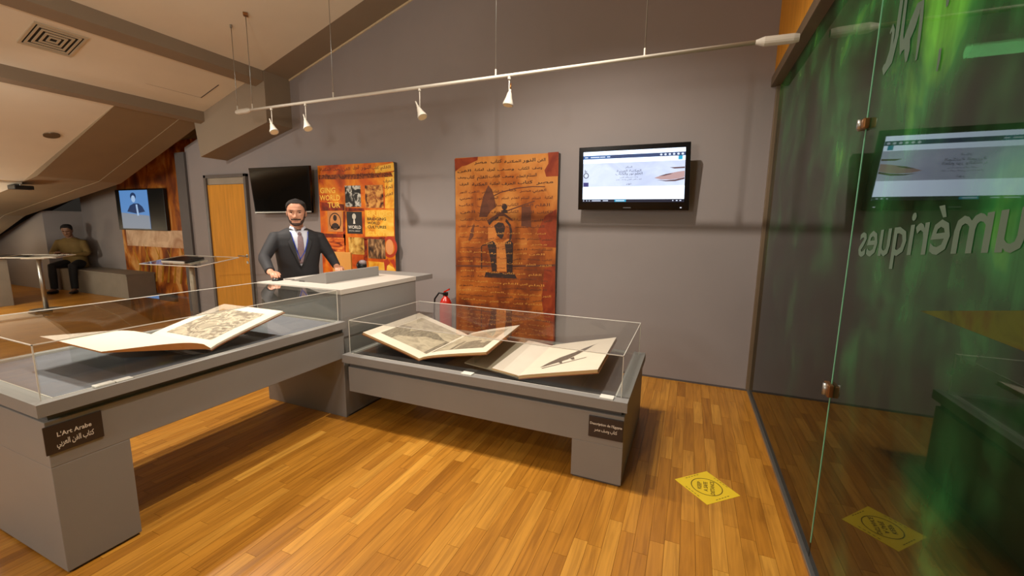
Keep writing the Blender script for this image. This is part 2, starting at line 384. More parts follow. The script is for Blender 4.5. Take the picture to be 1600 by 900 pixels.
# ------------------------------------------------------------------ ceiling
ceiling = thing('ceiling', (0, 0, 0), 'sloping cream attic ceiling with taupe beams', 'ceiling', kind='structure')
def slope_slab(x0, x1, y0, y1, off0, off1, name, m):
    p = [(x0, y0, ceil_z(x0, off0)), (x1, y0, ceil_z(x1, off0)), (x1, y1, ceil_z(x1, off0)), (x0, y1, ceil_z(x0, off0)),
         (x0, y0, ceil_z(x0, off1)), (x1, y0, ceil_z(x1, off1)), (x1, y1, ceil_z(x1, off1)), (x0, y1, ceil_z(x0, off1))]
    return MB().hexa(p).build(name, m, ceiling)
slope_slab(-5.2, 4.6, -3, 4.04, 0, .1, 'ceiling_panel', CEILM)
slope_slab(-6.46, -5.34, -3, 4.04, 0, .1, 'ceiling_panel', CEILM)
slope_slab(-9.5, -6.5, -3, 3.16, 0, .1, 'ceiling_panel', CEILM)
slope_slab(-5.348, -5.2, -3, 4.03, -.13, .1, 'ceiling_beam', BEAMM)
slope_slab(-6.53, -6.44, -3, 4.04, -.13, .1, 'ceiling_beam', BEAMM)
slope_slab(-6.66, 4.6, 4.04, YB, -.002, .1, 'rafter', BEAMM)
slope_slab(-5.19, XG, YB - .012, YB, -.022, 0, 'edge_trim', mat('cream_trim', (206, 186, 150), .6))
b = MB().prism([(-6.6, 2.452), (-5.19, 2.822), (-5.19, ceil_z(-5.19, -.003)), (-6.68, ceil_z(-6.68, -.003))], 'y', 4.035, YB).build('boxed_beam', BEAMM, ceiling)
# lower wide rafter running down the slope, bent near the eaves
prof = [(-6.5, ceil_z(-6.5)), (-9.0, 2.16), (-12.6, 1.60), (-14.9, .88)]
for (xa, za), (xb, zb) in zip(prof[:-1], prof[1:]):
    MB().hexa([(xb, 3.16, zb), (xa, 3.16, za), (xa, 3.88, za), (xb, 3.88, zb), (xb, 3.16, zb + .1), (xa, 3.16, za + .1), (xa, 3.88, za + .1), (xb, 3.88, zb + .1)]).build('soffit_panel', BROWNM if xa > -9.1 else BEAMM, ceiling)
    MB().hexa([(xb, 3.88, zb - .01), (xa, 3.88, za - .01), (xa, 4.17, za - .01), (xb, 4.17, zb - .01), (xb, 3.88, zb + .1), (xa, 3.88, za + .1), (xa, 4.17, za + .1), (xb, 4.17, zb + .1)]).build('rafter', BROWNM if xa > -9.1 else BEAMM, ceiling)
for (xa, za), (xb, zb) in zip([(-9.5, 2.06), (-12.6, 1.60)], [(-12.6, 1.60), (-15.2, .80)]):
    MB().hexa([(xb, -3, zb), (xa, -3, za), (xa, 3.16, za), (xb, 3.16, zb), (xb, -3, zb + .1), (xa, -3, za + .1), (xa, 3.16, za + .1), (xb, 3.16, zb + .1)]).build('ceiling_panel', CEILM, ceiling)
MB().hexa([(-15.2, 4.17, 1.5), (-6.6, 4.17, 3.5), (-6.6, 5.17, 3.5), (-15.2, 5.17, 1.5), (-15.2, 4.17, 1.6), (-6.6, 4.17, 3.6), (-6.6, 5.17, 3.6), (-15.2, 5.17, 1.6)]).build('ceiling_panel', BEAMM, ceiling)
# access hatch joint in the middle bay
hz = lambda x: ceil_z(x, -.001)
mb = MB()
for (xa, ya, xb, yb) in [(-6.13, 3.2, -6.13, 3.82), (-6.13, 3.82, -5.75, 3.82)]:
    dx, dy = (.006, 0) if xa == xb else (0, .006)
    mb.hexa([(xa - dx, ya - dy, hz(xa) - .002), (xb + dx, yb - dy, hz(xb) - .002), (xb + dx, yb + dy, hz(xb) - .002), (xa - dx, ya + dy, hz(xa) - .002),
             (xa - dx, ya - dy, hz(xa)), (xb + dx, yb - dy, hz(xb)), (xb + dx, yb + dy, hz(xb)), (xa - dx, ya + dy, hz(xa))])
mb.build('hatch_joint', WALLDK, ceiling)

# air vent: four nested square louvres on the middle bay
vx, vy = -5.82, 2.30
vent = thing('air_vent', (vx, vy, ceil_z(vx)), 'square louvred air vent in the cream ceiling bay at upper left', 'vent')
def slope_frame(mb, hx, hy, w, o0, o1):
    for (a, b, c, d) in [(-hx, hx, -hy, -hy + w), (-hx, hx, hy - w, hy), (-hx, -hx + w, -hy + w, hy - w), (hx - w, hx, -hy + w, hy - w)]:
        xs0, xs1 = vx + a, vx + b
        mb.hexa([(xs0, vy + c, ceil_z(xs0, o0)), (xs1, vy + c, ceil_z(xs1, o0)), (xs1, vy + d, ceil_z(xs1, o0)), (xs0, vy + d, ceil_z(xs0, o0)),
                 (xs0, vy + c, ceil_z(xs0, o1)), (xs1, vy + c, ceil_z(xs1, o1)), (xs1, vy + d, ceil_z(xs1, o1)), (xs0, vy + d, ceil_z(xs0, o1))])
    return mb
VB = mat('vent_dark', (26, 22, 16), .8, var=0)
mb = MB(); mb.hexa([(vx + a * .17, vy + b * .17, ceil_z(vx + a * .17, o)) for o in (-.003, -.0005) for a, b in ((-1, -1), (1, -1), (1, 1), (-1, 1))])
mb.build('backing', VB, vent)
slope_frame(MB(), .19, .19, .02, -.012, 0).build('frame', mat('vent_white', (188, 172, 146), .6), vent)
for k in range(4): slope_frame(MB(), .155 - k * .038, .155 - k * .038, .016, -.011, -.003).build('louvre', mat('vent_white', (188, 172, 146), .6), vent)
# recessed downlight
lx, ly = -7.8, 2.935
dl = thing('recessed_downlight', (lx, ly, ceil_z(lx)), 'round unlit downlight in the lowest cream ceiling bay', 'light')
def slope_disc(r0, r1, o0, o1, n=28):
    R = []
    for r, o in ((r0, o0), (r1, o0), (r1, o1), (r0, o1)):
        R.append([(lx + r * math.cos(2 * math.pi * j / n), ly + r * math.sin(2 * math.pi * j / n), ceil_z(lx + r * math.cos(2 * math.pi * j / n), o)) for j in range(n)])
    return MB().rings(R)
slope_disc(.001, .062, -.004, -.001).build('lens', mat('dim_lens', (70, 64, 54), .3, var=0), dl)
slope_disc(.06, .08, -.012, 0).build('ring', mat('ring_bronze', (112, 96, 74), .4, metal=.4, var=0), dl)
# dark fitting under the ceiling at far left
cf = thing('ceiling_fitting', (-9.6, 3.15, 2.07), 'small dark fitting under the ceiling edge at far left', 'light')
MB().box(-9.66, -9.42, 3.05, 3.26, 1.975, 2.035).build('body', BLACK, cf, .01)
MB().tube([(-9.54, 3.15, 2.03), (-9.54, 3.15, ceil_z(-9.5) + .0)], .012).build('stem', METAL, cf)

# ------------------------------------------------------------------ door
door = thing('door_1', (-6.65, YB, 0), 'honey wood door in a grey frame with a grey panel above', 'door', kind='structure')
FR = mat('door_frame_grey', (92, 84, 78), .5, var=.03)
MB().box(-7.14, -7.085, YB - .05, YB, 0, 2.245).build('frame_post', FR, door, .004)
MB().box(-6.215, -6.165, YB - .05, YB, 0, 2.245).build('frame_post', FR, door, .004)
MB().box(-7.14, -6.165, YB - .05, YB, 2.2, 2.245).build('frame_head', FR, door, .004)
MB().box(-7.085, -6.215, YB - .02, YB, 2.10, 2.2).build('top_panel', mat('panel_taupe', (150, 138, 120), .6), door, .002)
MB().box(-7.083, -6.217, YB - .03, YB, .005, 2.095).build('door_leaf', ORANGEWOOD, door, .003)
h = MB().tube([(-6.28, YB - .03, 1.01), (-6.28, YB - .075, 1.01), (-6.42, YB - .075, 1.01)], .009).build('handle', METAL, door, smooth=True)
MB().tube([(-6.28, YB - .03, 1.01), (-6.28, YB - .036, 1.01)], .026, 20).build('rose', METAL, h)
MB().tube([(-6.28, YB - .03, .91), (-6.28, YB - .036, .91)], .022, 20).build('lock_rose', METAL, h)

# ------------------------------------------------------------------ green glass wall
gw = thing('wall_right', (XG, 2, 0), 'green printed glass partition with white reversed lettering', 'wall', kind='structure')
MB().box(XG - .05, XG + .06, -3, YB, 2.84, 5.3).build('header_board', ORANGEWOOD, gw)
MB().box(XG - .07, XG + .06, -3, YB, 2.755, 2.835).build('header_channel', mat('bronze_channel', (118, 100, 78), .5, metal=.3), gw, .004)
MB().box(XG - .03, XG + .03, YB - .03, YB, .02, 2.755).build('corner_post', mat('bronze_channel', (118, 100, 78)), gw, .004)
MB().box(XG - .02, XG + .03, -3, YB - .0, 0, .022).build('floor_channel', METAL, gw, .003)
panes = []
for y0, y1 in ((2.176, YB - .03), (.95, 2.168), (-.4, .945), (-3, -.405)):
    p = MB().box(XG - .001, XG + .009, y0, y1, .022, 2.755).build('glass_pane', FILM, gw, .002); panes.append(p)
for y in (2.172,):
    MB().box(XG - .003, XG + .011, y - .003, y + .003, .1, 2.75).build('glass_edge', mat('bright_glass_edge', (120, 190, 150), .15, var=0), gw)
for z, dz in ((1.965, .02), (.85, .028)):
    f = MB().box(XG - .022, XG, 2.172 - .035, 2.172 + .035, z - dz, z + dz).build('patch_fitting', BRASS, gw, .006)
    MB().tube([(XG - .022, 2.172, z - dz * .9), (XG - .022, 2.172, z + dz * .9)], .012).build('pivot', METAL, f, smooth=True)
# lettering on the far side of the glass, so it reads reversed from here
LET = mat('pale_glass_lettering', (84, 104, 88), .85, var=0)
mb = MB()
put_text(mb, 'numériques', (XG - .0025, 2.07, 1.445), (0, 1, 0), (0, .0, 1), height=.135, width=1.0, align='R', bold=.012)
mb.v = [(v[0], v[1], v[2] + (2.07 - v[1]) * .075) for v in mb.v]
part_label(mb.build('lettering', LET, panes[1]), 'reversed pale word on green glass')
mb = MB()
def stroke(pts, rad):
    P = [Vector((XG - .0025 - .00015 * len(mb.v) / 8, y, z)) for y, z in pts]
    n = len(P); L_, R_ = [], []
    for i in range(n):
        d = (P[min(i + 1, n - 1)] - P[max(0, i - 1)]).normalized(); nn = Vector((0, -d.z, d.y)); r = rad[i] if isinstance(rad, list) else rad
        L_.append(P[i] + nn * r); R_.append(P[i] - nn * r)
    mb.add(L_ + R_, [(i, i + 1, n + i + 1, n + i) for i in range(n - 1)])
stroke([(1.995, 2.45), (1.985, 2.33), (1.985, 2.22), (2.01, 2.15), (2.06, 2.135), (2.075, 2.15)], [.012, .014, .016, .02, .02, .008])
stroke([(2.05, 2.255), (2.035, 2.27), (2.02, 2.25), (2.02, 2.19), (2.04, 2.15)], [.006, .012, .012, .012, .016])
stroke([(1.955, 2.46), (1.945, 2.3), (1.94, 2.2), (1.925, 2.155), (1.9, 2.17)], [.01, .012, .013, .018, .014])
stroke([(1.93, 2.16), (1.90, 2.17), (1.865, 2.21), (1.835, 2.25), (1.815, 2.25), (1.805, 2.2), (1.80, 2.13), (1.80, 2.08)], [.012, .026, .03, .022, .014, .011, .01, .006])
stroke([(1.89, 2.18), (1.875, 2.13), (1.872, 2.1)], [.02, .018, .006])
stroke([(1.66, 2.42), (1.655, 2.3), (1.65, 2.2), (1.65, 2.17)], [.011, .012, .012, .006])
stroke([(1.585, 2.42), (1.575, 2.25), (1.56, 2.21), (1.53, 2.2)], [.01, .013, .022, .02])
stroke([(1.56, 2.2), (1.53, 2.21), (1.5, 2.26), (1.47, 2.33), (1.44, 2.4)], [.01, .024, .03, .026, .02])
stroke([(1.52, 2.2), (1.495, 2.16), (1.485, 2.14)], [.022, .018, .006])
stroke([(1.65, 2.06), (1.647, 2.03), (1.65, 2.0)], [.006, .007, .004])
part_label(mb.build('lettering', LET, panes[1]), 'large reversed calligraphy on green glass')
mb = MB().add([(XG - .002, 1.535, 1.322), (XG - .002, 1.13, 1.398), (XG - .002, .96, 1.43), (XG - .002, .96, 1.30), (XG - .002, 1.13, 1.318)], [(0, 1, 2, 3, 4)])  # flat mottled olive wedge laid on the near face of the pane
part_label(mb.build('olive_wedge', print_mat('olive_mottle', [(.3, (44, 46, 10)), (.5, (70, 78, 18)), (.7, (64, 46, 12))], 6), panes[1]), 'olive wedge on the green glass')
# lit tube in the room behind
tl = thing('fluorescent_tube', (2.7, 5.0, 3.04), 'bright tube light seen through the green glass at upper right', 'light')
MB().tube([(2.04, 5.0, 3.04), (3.4, 5.0, 3.04)], .045, 14).build('tube', mat('tube_glow', (220, 255, 225), emit=9), tl, smooth=True)
MB().box(2.0, 3.45, 4.93, 5.07, 3.085, 3.14).build('housing', WHITE, tl)
MB().tube([(2.3, 5, 3.14), (2.3, 5, 4.1)], .008).build('hanger', METAL, tl); MB().tube([(3.2, 5, 3.14), (3.2, 5, 4.1)], .008).build('hanger', METAL, tl)

# ------------------------------------------------------------------ reception desk
desk = thing('reception_desk', (-2.9, 2.9, 0), 'grey reception desk with a pale top, in front of the standing man', 'desk')
MB().box(-3.32, -2.435, 2.415, 3.372, .0, .997).build('body', GREY, desk, .004)
MB().box(-3.36, -2.43, 2.413, 3.374, .997, 1.037).build('desktop', GREYTOP, desk, .003)
MB().box(-3.36, -2.43, 3.374, 3.66, .985, 1.034).build('side_shelf', GREY, desk, .003)
MB().box(-2.47, -2.435, 2.44, 3.36, .0, .012).build('kick_strip', DARKGAP, desk)
mb = MB().prism([(-3.20, 1.037), (-2.775, 1.037), (-2.775, 1.128), (-2.80, 1.128)], 'y', 2.60, 3.25)
hood = part_label(mb.build('screen_housing', GREY, desk, .003), 'grey wedge housing sloping towards the man')
MB().hexa([(-3.12, 2.66, 1.0575), (-2.84, 2.66, 1.1195), (-2.84, 3.19, 1.1195), (-3.12, 3.19, 1.0575), (-3.12, 2.66, 1.0605), (-2.84, 2.66, 1.1225), (-2.84, 3.19, 1.1225), (-3.12, 3.19, 1.0605)]).build('screen', BLACK, hood)
# mouse with its cable
mouse = thing('computer_mouse', (-3.29, 2.56, 1.037), 'black computer mouse under the standing man\'s right hand', 'mouse')
mm = MB().ball((-3.29, 2.555, 1.0385), (.033, .052, .03), 16, 12); mm.v = [(a, b, max(c, 1.0373)) for a, b, c in mm.v]; mm.build('shell', BLACK, mouse, smooth=True)
MB().tube([(-3.27, 2.605, 1.045), (-3.2, 2.65, 1.041), (-3.14, 2.63, 1.041), (-3.09, 2.68, 1.041), (-3.08, 2.595, 1.041), (-3.02, 2.597, 1.041)], .003, 6).build('cable', BLACK, mouse, smooth=True)
it = thing('desk_item', (-3.235, 3.52, 1.034), 'small dark rounded item half hidden behind the grey screen housing', 'desk item')
MB().ball((-3.235, 3.52, 1.09), (.06, .045, .056), 18, 12).build('body', BLACK, it, smooth=True)
MB().ball((-3.215, 3.515, 1.122), (.045, .035, .03), 18, 10).build('cap', mat('mauve_grey', (128, 112, 112), .5), it, smooth=True)
# chair behind the shelf
ch = thing('wooden_chair', (-4.08, 3.98, 0), 'chair with a plain tan wooden back standing behind the desk', 'chair')
MB().box(-4.24, -3.93, 4.09, 4.115, .62, 1.17).build('backrest', mat('tan_veneer', (214, 152, 72), .5, var=.03), ch, .006)
MB().box(-4.28, -3.88, 3.72, 4.1, .43, .47).build('seat', mat('tan_veneer', (214, 152, 72), .5), ch, .008)
for a, b, zt in ((-4.24, 3.75, .44), (-3.92, 3.75, .44), (-4.24, 4.1, .8), (-3.92, 4.1, .8)): MB().tube([(a, b, 0), (a, b, zt)], .014).build('leg', METAL, ch, smooth=True)

# ------------------------------------------------------------------ display cases
def lower_case(name, label, x0, x1, y0, y1, zb, zt, legs, ztop_ac, acr, groove=.045, lip=.035):
    t = thing(name, ((x0 + x1) / 2, (y0 + y1) / 2, 0), label, 'display case')
    i = .022
    return t
# left, higher case
lc = thing('display_case', (-2.88, 1.55, 0), 'taller grey display case in the left foreground holding one open book', 'display case')
MB().box(-3.335, -2.413, .757, 1.03, .012, .505).build('leg', GREY, lc, .003)
MB().box(-3.32, -2.425, .767, 1.02, .0, .012).build('plinth', DARKGAP, lc)
MB().box(-3.335, -2.413, .757, 2.402, .505, .708).build('apron', GREY, lc, .003)
MB().box(-3.31, -2.43, .775, 2.402, .708, .742).build('shadow_gap', DARKGAP, lc)
fr = MB()
fr.box(-3.36, -2.388, .735, .80, .742, .797); fr.box(-3.36, -2.388, 2.365, 2.405, .742, .797); fr.box(-3.36, -3.315, .80, 2.365, .742, .797); fr.box(-2.433, -2.388, .80, 2.365, .742, .797)
fr.build('top_frame', GREY, lc)
MB().box(-3.315, -2.433, .80, 2.365, .742, .785).build('display_bed', BEDM, lc)
mbk = mat('pale_metal_edge', (206, 202, 192), .35, metal=.3, var=0)
e = MB(); e.box(-2.436, -2.4305, .80, 2.365, .785, .7985); e.box(-3.3175, -3.312, .80, 2.365, .785, .7985); e.box(-3.315, -2.433, 2.362, 2.367, .785, .7985); e.box(-3.315, -2.433, .798, .803, .785, .7985)
e.build('bed_edging', mbk, lc)
def acrylic(par, x0, x1, y0, y1, z0, z1, th=.006):
    mb = MB()
    mb.box(x0, x1, y0, y0 + th, z0, z1 - th); mb.box(x0, x1, y1 - th, y1, z0, z1 - th)
    mb.box(x0, x0 + th, y0 + th, y1 - th, z0, z1 - th); mb.box(x1 - th, x1, y0 + th, y1 - th, z0, z1 - th)
    mb.box(x0, x1, y0, y1, z1 - th, z1)
    c = mb.build('clear_cover', CLEAR, par)
    ed = MB(); r = .0021
    for a, b in [((x0, y0, z1), (x1, y0, z1)), ((x1, y0, z1), (x1, y1, z1)), ((x1, y1, z1), (x0, y1, z1)), ((x0, y1, z1), (x0, y0, z1)),
                 ((x0, y0, z0), (x0, y0, z1)), ((x1, y0, z0), (x1, y0, z1)), ((x1, y1, z0), (x1, y1, z1)), ((x0, y1, z0), (x0, y1, z1))]:
        lo = [min(p, q) - r for p, q in zip(a, b)]; hi = [max(p, q) + r for p, q in zip(a, b)]
        lo[2] = max(lo[2], z0)
        ed.box(lo[0], hi[0], lo[1], hi[1], lo[2], hi[2])
    ed.build('cover_edge', EDGE, c)
    return c
acrylic(lc, -3.335, -2.443, .768, 2.384, .797, 1.035)
CLIP = mat('clear_clip', (226, 222, 212), .2, var=0)
MB().box(-2.442, -2.405, .93, 1.0, .797, .806).build('clip', CLIP, lc, .002)
MB().box(-2.442, -2.405, 1.005, 1.07, .797, .803).build('clip', CLIP, lc, .002)
PLAQ = mat('dark_brown_plaque', (48, 38, 35), .4, var=.05)
pq = MB().box(-2.413, -2.407, .748, .938, .565, .69).build('plaque', PLAQ, lc, .002)
mb = MB()
put_text(mb, "L'Art Arabe", (-2.4058, .843, .635), (0, 1, 0), (0, 0, 1), height=.019, width=.112, align='C', bold=.02)
put_text(mb, arabic('كتاب الفن العربي'), (-2.4058, .843, .594), (0, 1, 0), (0, 0, 1), height=.024, width=.122, align='C', bold=.02)
mb.build('lettering', INK, pq)
# right, lower case
rc = thing('display_case', (-1.3, 2.88, 0), 'lower grey display case in the middle holding two open books', 'display case')
MB().box(-.585, -.278, 2.382, 3.39, .012, .25).build('leg', GREY, rc, .003)
MB().box(-.575, -.29, 2.392, 3.38, 0, .012).build('plinth', DARKGAP, rc)
MB().box(-2.36, -.278, 2.382, 3.39, .25, .447).build('apron', GREY, rc, .003)
MB().box(-2.36, -.298, 2.40, 3.38, .447, .487).build('shadow_gap', DARKGAP, rc)
fr = MB()
fr.box(-2.39, -.262, 2.352, 2.408, .487, .547); fr.box(-2.39, -.262, 3.362, 3.41, .487, .547); fr.box(-2.39, -2.345, 2.408, 3.362, .487, .547); fr.box(-.34, -.262, 2.408, 3.362, .487, .547)
fr.build('top_frame', GREY, rc)
MB().box(-2.345, -.34, 2.408, 3.362, .487, .536).build('display_bed', mat('dark_taupe_cloth', (74, 66, 64), .6, var=.05, scale=20), rc)
e = MB(); e.box(-2.345, -.34, 2.405, 2.411, .536, .5485); e.box(-2.345, -.34, 3.359, 3.365, .536, .5485); e.box(-.345, -.337, 2.408, 3.362, .536, .5485); e.box(-2.348, -2.342, 2.408, 3.362, .536, .5485)
e.build('bed_edging', mbk, rc)
acrylic(rc, -2.372, -.307, 2.42, 3.338, .547, .803)
MB().box(-1.36, -1.28, 2.366, 2.416, .547, .555).build('clip', CLIP, rc, .002)
MB().box(-.425, -.345, 2.362, 2.416, .547, .555).build('clip', CLIP, rc, .002)
pq = MB().box(-.484, -.28, 2.374, 2.382, .292, .425).build('plaque', PLAQ, rc, .003)
mb = MB()
put_text(mb, "Description de l'Egypte", (-.381, 2.3728, .373), (1, 0, 0), (0, 0, 1), height=.015, width=.188, align='C', bold=.02)
put_text(mb, arabic('كتاب وصف مصر'), (-.381, 2.3728, .335), (1, 0, 0), (0, 0, 1), height=.021, width=.135, align='C', bold=.02)
mb.build('lettering', INK, pq)

# ------------------------------------------------------------------ books on their cradles
def lerp(a, b, t): return a + (b - a) * t
def half_surface(S0, S1, O0, O1, bulge, curl=0.):
    S0, S1, O0, O1 = map(Vector, (S0, S1, O0, O1))
    def f(u, v):     # u 0 spine .. 1 outer edge, v 0 near .. 1 far
        p = lerp(lerp(S0, S1, v), lerp(O0, O1, v), u)
        p.z += bulge * (math.sin(math.pi * min(1, u) ** .55)) * (1 - .35 * u) + curl * u * u
        return p
    return f
def slab_from(f, t0, t1, nu=14, nv=6, u0=0., u1=1., v0=0., v1=1.):
    """closed slab between surface offset -t0 and -t1 (down)"""
    us = [lerp(u0, u1, i / nu) for i in range(nu + 1)]; vs_ = [lerp(v0, v1, j / nv) for j in range(nv + 1)]
    n, m = nu + 1, nv + 1
    top = [f(u, v) - Vector((0, 0, t0)) for v in vs_ for u in us]; bot = [f(u, v) - Vector((0, 0, t1(u) if callable(t1) else t1)) for v in vs_ for u in us]
    k = n * m; F = []
    for j in range(m - 1):
        for i in range(n - 1):
            a = j * n + i; F.append((a, a + 1, a + n + 1, a + n)); F.append((k + a, k + a + n, k + a + n + 1, k + a + 1))
    ring = [i for i in range(n)] + [j * n + n - 1 for j in range(1, m)] + [(m - 1) * n + i for i in range(n - 2, -1, -1)] + [j * n for j in range(m - 2, 0, -1)]
    for a, b in zip(ring, ring[1:] + ring[:1]): F.append((a, k + a, k + b, b))
    return MB().add(top + bot, F)
def patch(f, u0, u1, v0, v1, off=.0008, nu=10, nv=8):
    return MB().grid(lambda u, v: f(u, v) + Vector((0, 0, off)), [lerp(u0, u1, i / nu) for i in range(nu + 1)], [lerp(v0, v1, j / nv) for j in range(nv + 1)])
def poly_patch(mb, f, pts, off=.0013):
    mb.add([f(u, v) + Vector((0, 0, off)) for u, v in pts], [tuple(range(len(pts)))])
ENGRAVE = print_mat('grey_engraving', [(.25, (96, 84, 70)), (.45, (150, 136, 118)), (.62, (206, 190, 166)), (.8, (120, 106, 90))], 14, 2.5, 8)
ENG_DARK = print_mat('dark_engraving', [(.3, (104, 94, 80)), (.5, (136, 124, 108)), (.7, (160, 146, 126))], 16, 2., 8, stretch=(3, .8, 1))
ENG_MID = print_mat('mid_engraving', [(.3, (158, 144, 124)), (.6, (196, 180, 156))], 10, 1.5)
ENG_LINE = mat('engraving_ink', (138, 122, 104), .8, var=.2, scale=40)
def cradle(name, label, S0, S1, Oa0, Oa1, Ob0, Ob1, zbed, drop):
    S0, S1 = Vector(S0), Vector(S1)
    t = thing(name, ((S0.x + S1.x) / 2, (S0.y + S1.y) / 2, zbed), label, 'book stand')
    for O0, O1 in ((Oa0, Oa1), (Ob0, Ob1)):
        f = half_surface(S0, S1, O0, O1, 0)
        slab_from(f, drop, drop + .004, 1, 1, .02, .82, .06, .94).build('support_plate', CRADLE, t)
        a, b = f(.80, .06), f(.80, .94)
        MB().hexa([(a.x - .002, a.y, zbed), (a.x + .002, a.y, zbed), (b.x + .002, b.y, zbed), (b.x - .002, b.y, zbed),
                   (a.x - .002, a.y, a.z - drop - .004), (a.x + .002, a.y, a.z - drop - .004), (b.x + .002, b.y, b.z - drop - .004), (b.x - .002, b.y, b.z - drop - .004)]).build('upright_plate', CRADLE, t)
    return t
# --- book in the left case (spine along x)
zb = .785
t = thing('open_book', (-2.77, 1.46, .79), 'large open folio with an arch engraving in the taller left case', 'book', 'open folios in the display cases')
S0, S1 = (-2.465, 1.462, .832), (-3.065, 1.462, .832)
R0, R1 = (-2.475, 1.945, .955), (-3.06, 1.935, .955)
L0, L1 = (-2.49, 1.0, .948), (-3.06, .995, .955)
fr_, fl_ = half_surface(S0, S1, R0, R1, .008), half_surface(S0, S1, L0, L1, .034, -.012)
slab_from(fr_, 0, .012).build('page_block', PAPER, t, smooth=False)
slab_from(fl_, 0, lambda u: .006 + .034 * math.sin(math.pi * u ** .55) * (1 - .35 * u)).build('page_block', mat('russet_page_edge', (188, 116, 52), .8, var=.1), t)
MB().grid(lambda u, v: fl_(u, v) + Vector((0, 0, .0009)), [i / 14 for i in range(15)], [j / 6 for j in range(7)]).build('page', PAPER, t)
slab_from(fr_, .0125, .017, u1=1.02, v0=-.015, v1=1.015).build('cover', LEATHER, t)
pr = patch(fr_, .12, .86, .14, .86).build('print', ENGRAVE, t)
mb = MB()
def arc(f, cu, cv, ru, rv, a0, a1, w, n=16):
    for i in range(n):
        A, B = lerp(a0, a1, i / n), lerp(a0, a1, (i + 1) / n)
        q = [(cu + (ru + d) * math.cos(k), cv + (rv + d) * math.sin(k)) for k, d in ((A, 0), (B, 0), (B, w), (A, w))]
        poly_patch(mb, f, q)
arc(fr_, .42, .55, .20, .17, 0, math.pi * 1.25, .03); arc(fr_, .40, .55, .12, .10, 0, math.pi, .012)
for a in range(7):
    u = .2 + .08 * a; poly_patch(mb, fr_, [(u, .2 + .01 * (a % 3)), (u + .05, .22), (u + .045, .31), (u + .01, .29)])
poly_patch(mb, fr_, [(.72, .3), (.82, .28), (.82, .5), (.76, .52)])
mb.build('print_figure', ENG_LINE, pr)
mb = MB(); poly_patch(mb, fr_, [(.3, .52), (.42, .45), (.52, .52), (.48, .62), (.34, .62)], .0011); poly_patch(mb, fr_, [(.14, .6), (.24, .58), (.26, .78), (.14, .8)], .0011); mb.build('print_light', ENG_MID, pr)
cradle('book_cradle', 'clear acrylic cradle under the open book in the taller left case', S0, S1, R0, R1, (L0[0], L0[1], .935), (L1[0], L1[1], .94), zb, .026 + .012)
# --- first book in the right case
zb = .536
t = thing('open_book', (-1.75, 2.8, .545), 'open folio with wide grey plates at the left of the lower case', 'book', 'open folios in the display cases')
S0, S1 = (-1.752, 2.452, .576), (-1.752, 3.18, .576)
L0, L1 = (-2.255, 2.44, .717), (-2.275, 3.2, .722)
R0, R1 = (-1.215, 2.46, .70), (-1.275, 3.22, .715)
fl_, fr_ = half_surface(S0, S1, L0, L1, .004), half_surface(S0, S1, R0, R1, .014, -.006)
pb = slab_from(fl_, 0, .014).build('page_block', PAPERTAN, t); slab_from(fr_, 0, .014).build('page_block', PAPERTAN, t)
for f in (fl_, fr_): MB().grid(lambda u, v: f(u, v) + Vector((0, 0, .0008)), [i / 14 for i in range(15)], [j / 6 for j in range(7)]).build('page', PAPER, t)
slab_from(fl_, .0142, .019, u1=1.015, v0=-.01, v1=1.01).build('cover', LEATHER, t); slab_from(fr_, .0142, .019, u1=1.015, v0=-.01, v1=1.01).build('cover', LEATHER, t)
p1 = patch(fl_, .03, .84, .14, .90, .0016).build('print', ENG_MID, t)
mb = MB(); poly_patch(mb, fl_, [(.02, .14), (.84, .14), (.84, .52), (.70, .56), (.62, .44), (.52, .62), (.30, .66), (.10, .58), (.02, .60)], .0026); mb.build('print_figure', ENG_DARK, p1)
p2 = patch(fr_, .05, .86, .16, .88, .0016).build('print', ENG_MID, t)
mb = MB(); poly_patch(mb, fr_, [(.05, .16), (.38, .16), (.38, .48), (.05, .56)], .0028); poly_patch(mb, fr_, [(.42, .16), (.86, .16), (.86, .36), (.80, .40), (.76, .34), (.68, .36), (.66, .46), (.56, .46), (.42, .42)], .0028)
mb.build('print_figure', ENG_DARK, p2)
cradle('book_cradle', 'clear acrylic cradle under the left book of the lower case', S0, S1, L0, L1, R0, R1, zb, .0205)
# --- second book in the right case
t = thing('open_book', (-.97, 2.8, .545), 'open folio with a bird engraving at the right of the lower case', 'book', 'open folios in the display cases')
S0, S1 = (-.968, 2.437, .572), (-.985, 3.2, .572)
L0, L1 = (-1.40, 2.50, .594), (-1.42, 3.24, .594)
R0, R1 = (-.462, 2.47, .682), (-.478, 3.27, .684)
fl_, fr_ = half_surface(S0, S1, L0, L1, .003), half_surface(S0, S1, R0, R1, .004)
slab_from(fr_, 0, .02).build('page_block', PAPERTAN, t)
MB().grid(lambda u, v: fr_(u, v) + Vector((0, 0, .0008)), [i / 14 for i in range(15)], [j / 6 for j in range(7)]).build('page', PAPER, t)
slab_from(fr_, .0202, .0245, u1=1.015, v0=-.01, v1=1.01).build('cover', LEATHER, t)
slab_from(fl_, .008, .016, u1=1.0, v0=-.01, v1=1.01).build('cover', mat('grey_endpaper', (142, 130, 110), .8, var=.05), t)
slab_from(fl_, 0, .008, u1=.48).build('page_block', PAPERTAN, t)
MB().grid(lambda u, v: fl_(u * .48, v) + Vector((0, 0, .0008)), [i / 8 for i in range(9)], [j / 6 for j in range(7)]).build('page', mat('white_leaf', (228, 214, 200), .75, var=.03), t)
mb = MB()
poly_patch(mb, fr_, [(.20, .18), (.26, .20), (.42, .30), (.50, .36), (.60, .52), (.66, .62), (.72, .76), (.78, .86), (.74, .80), (.62, .70), (.52, .58), (.36, .44), (.26, .30)], .0022)
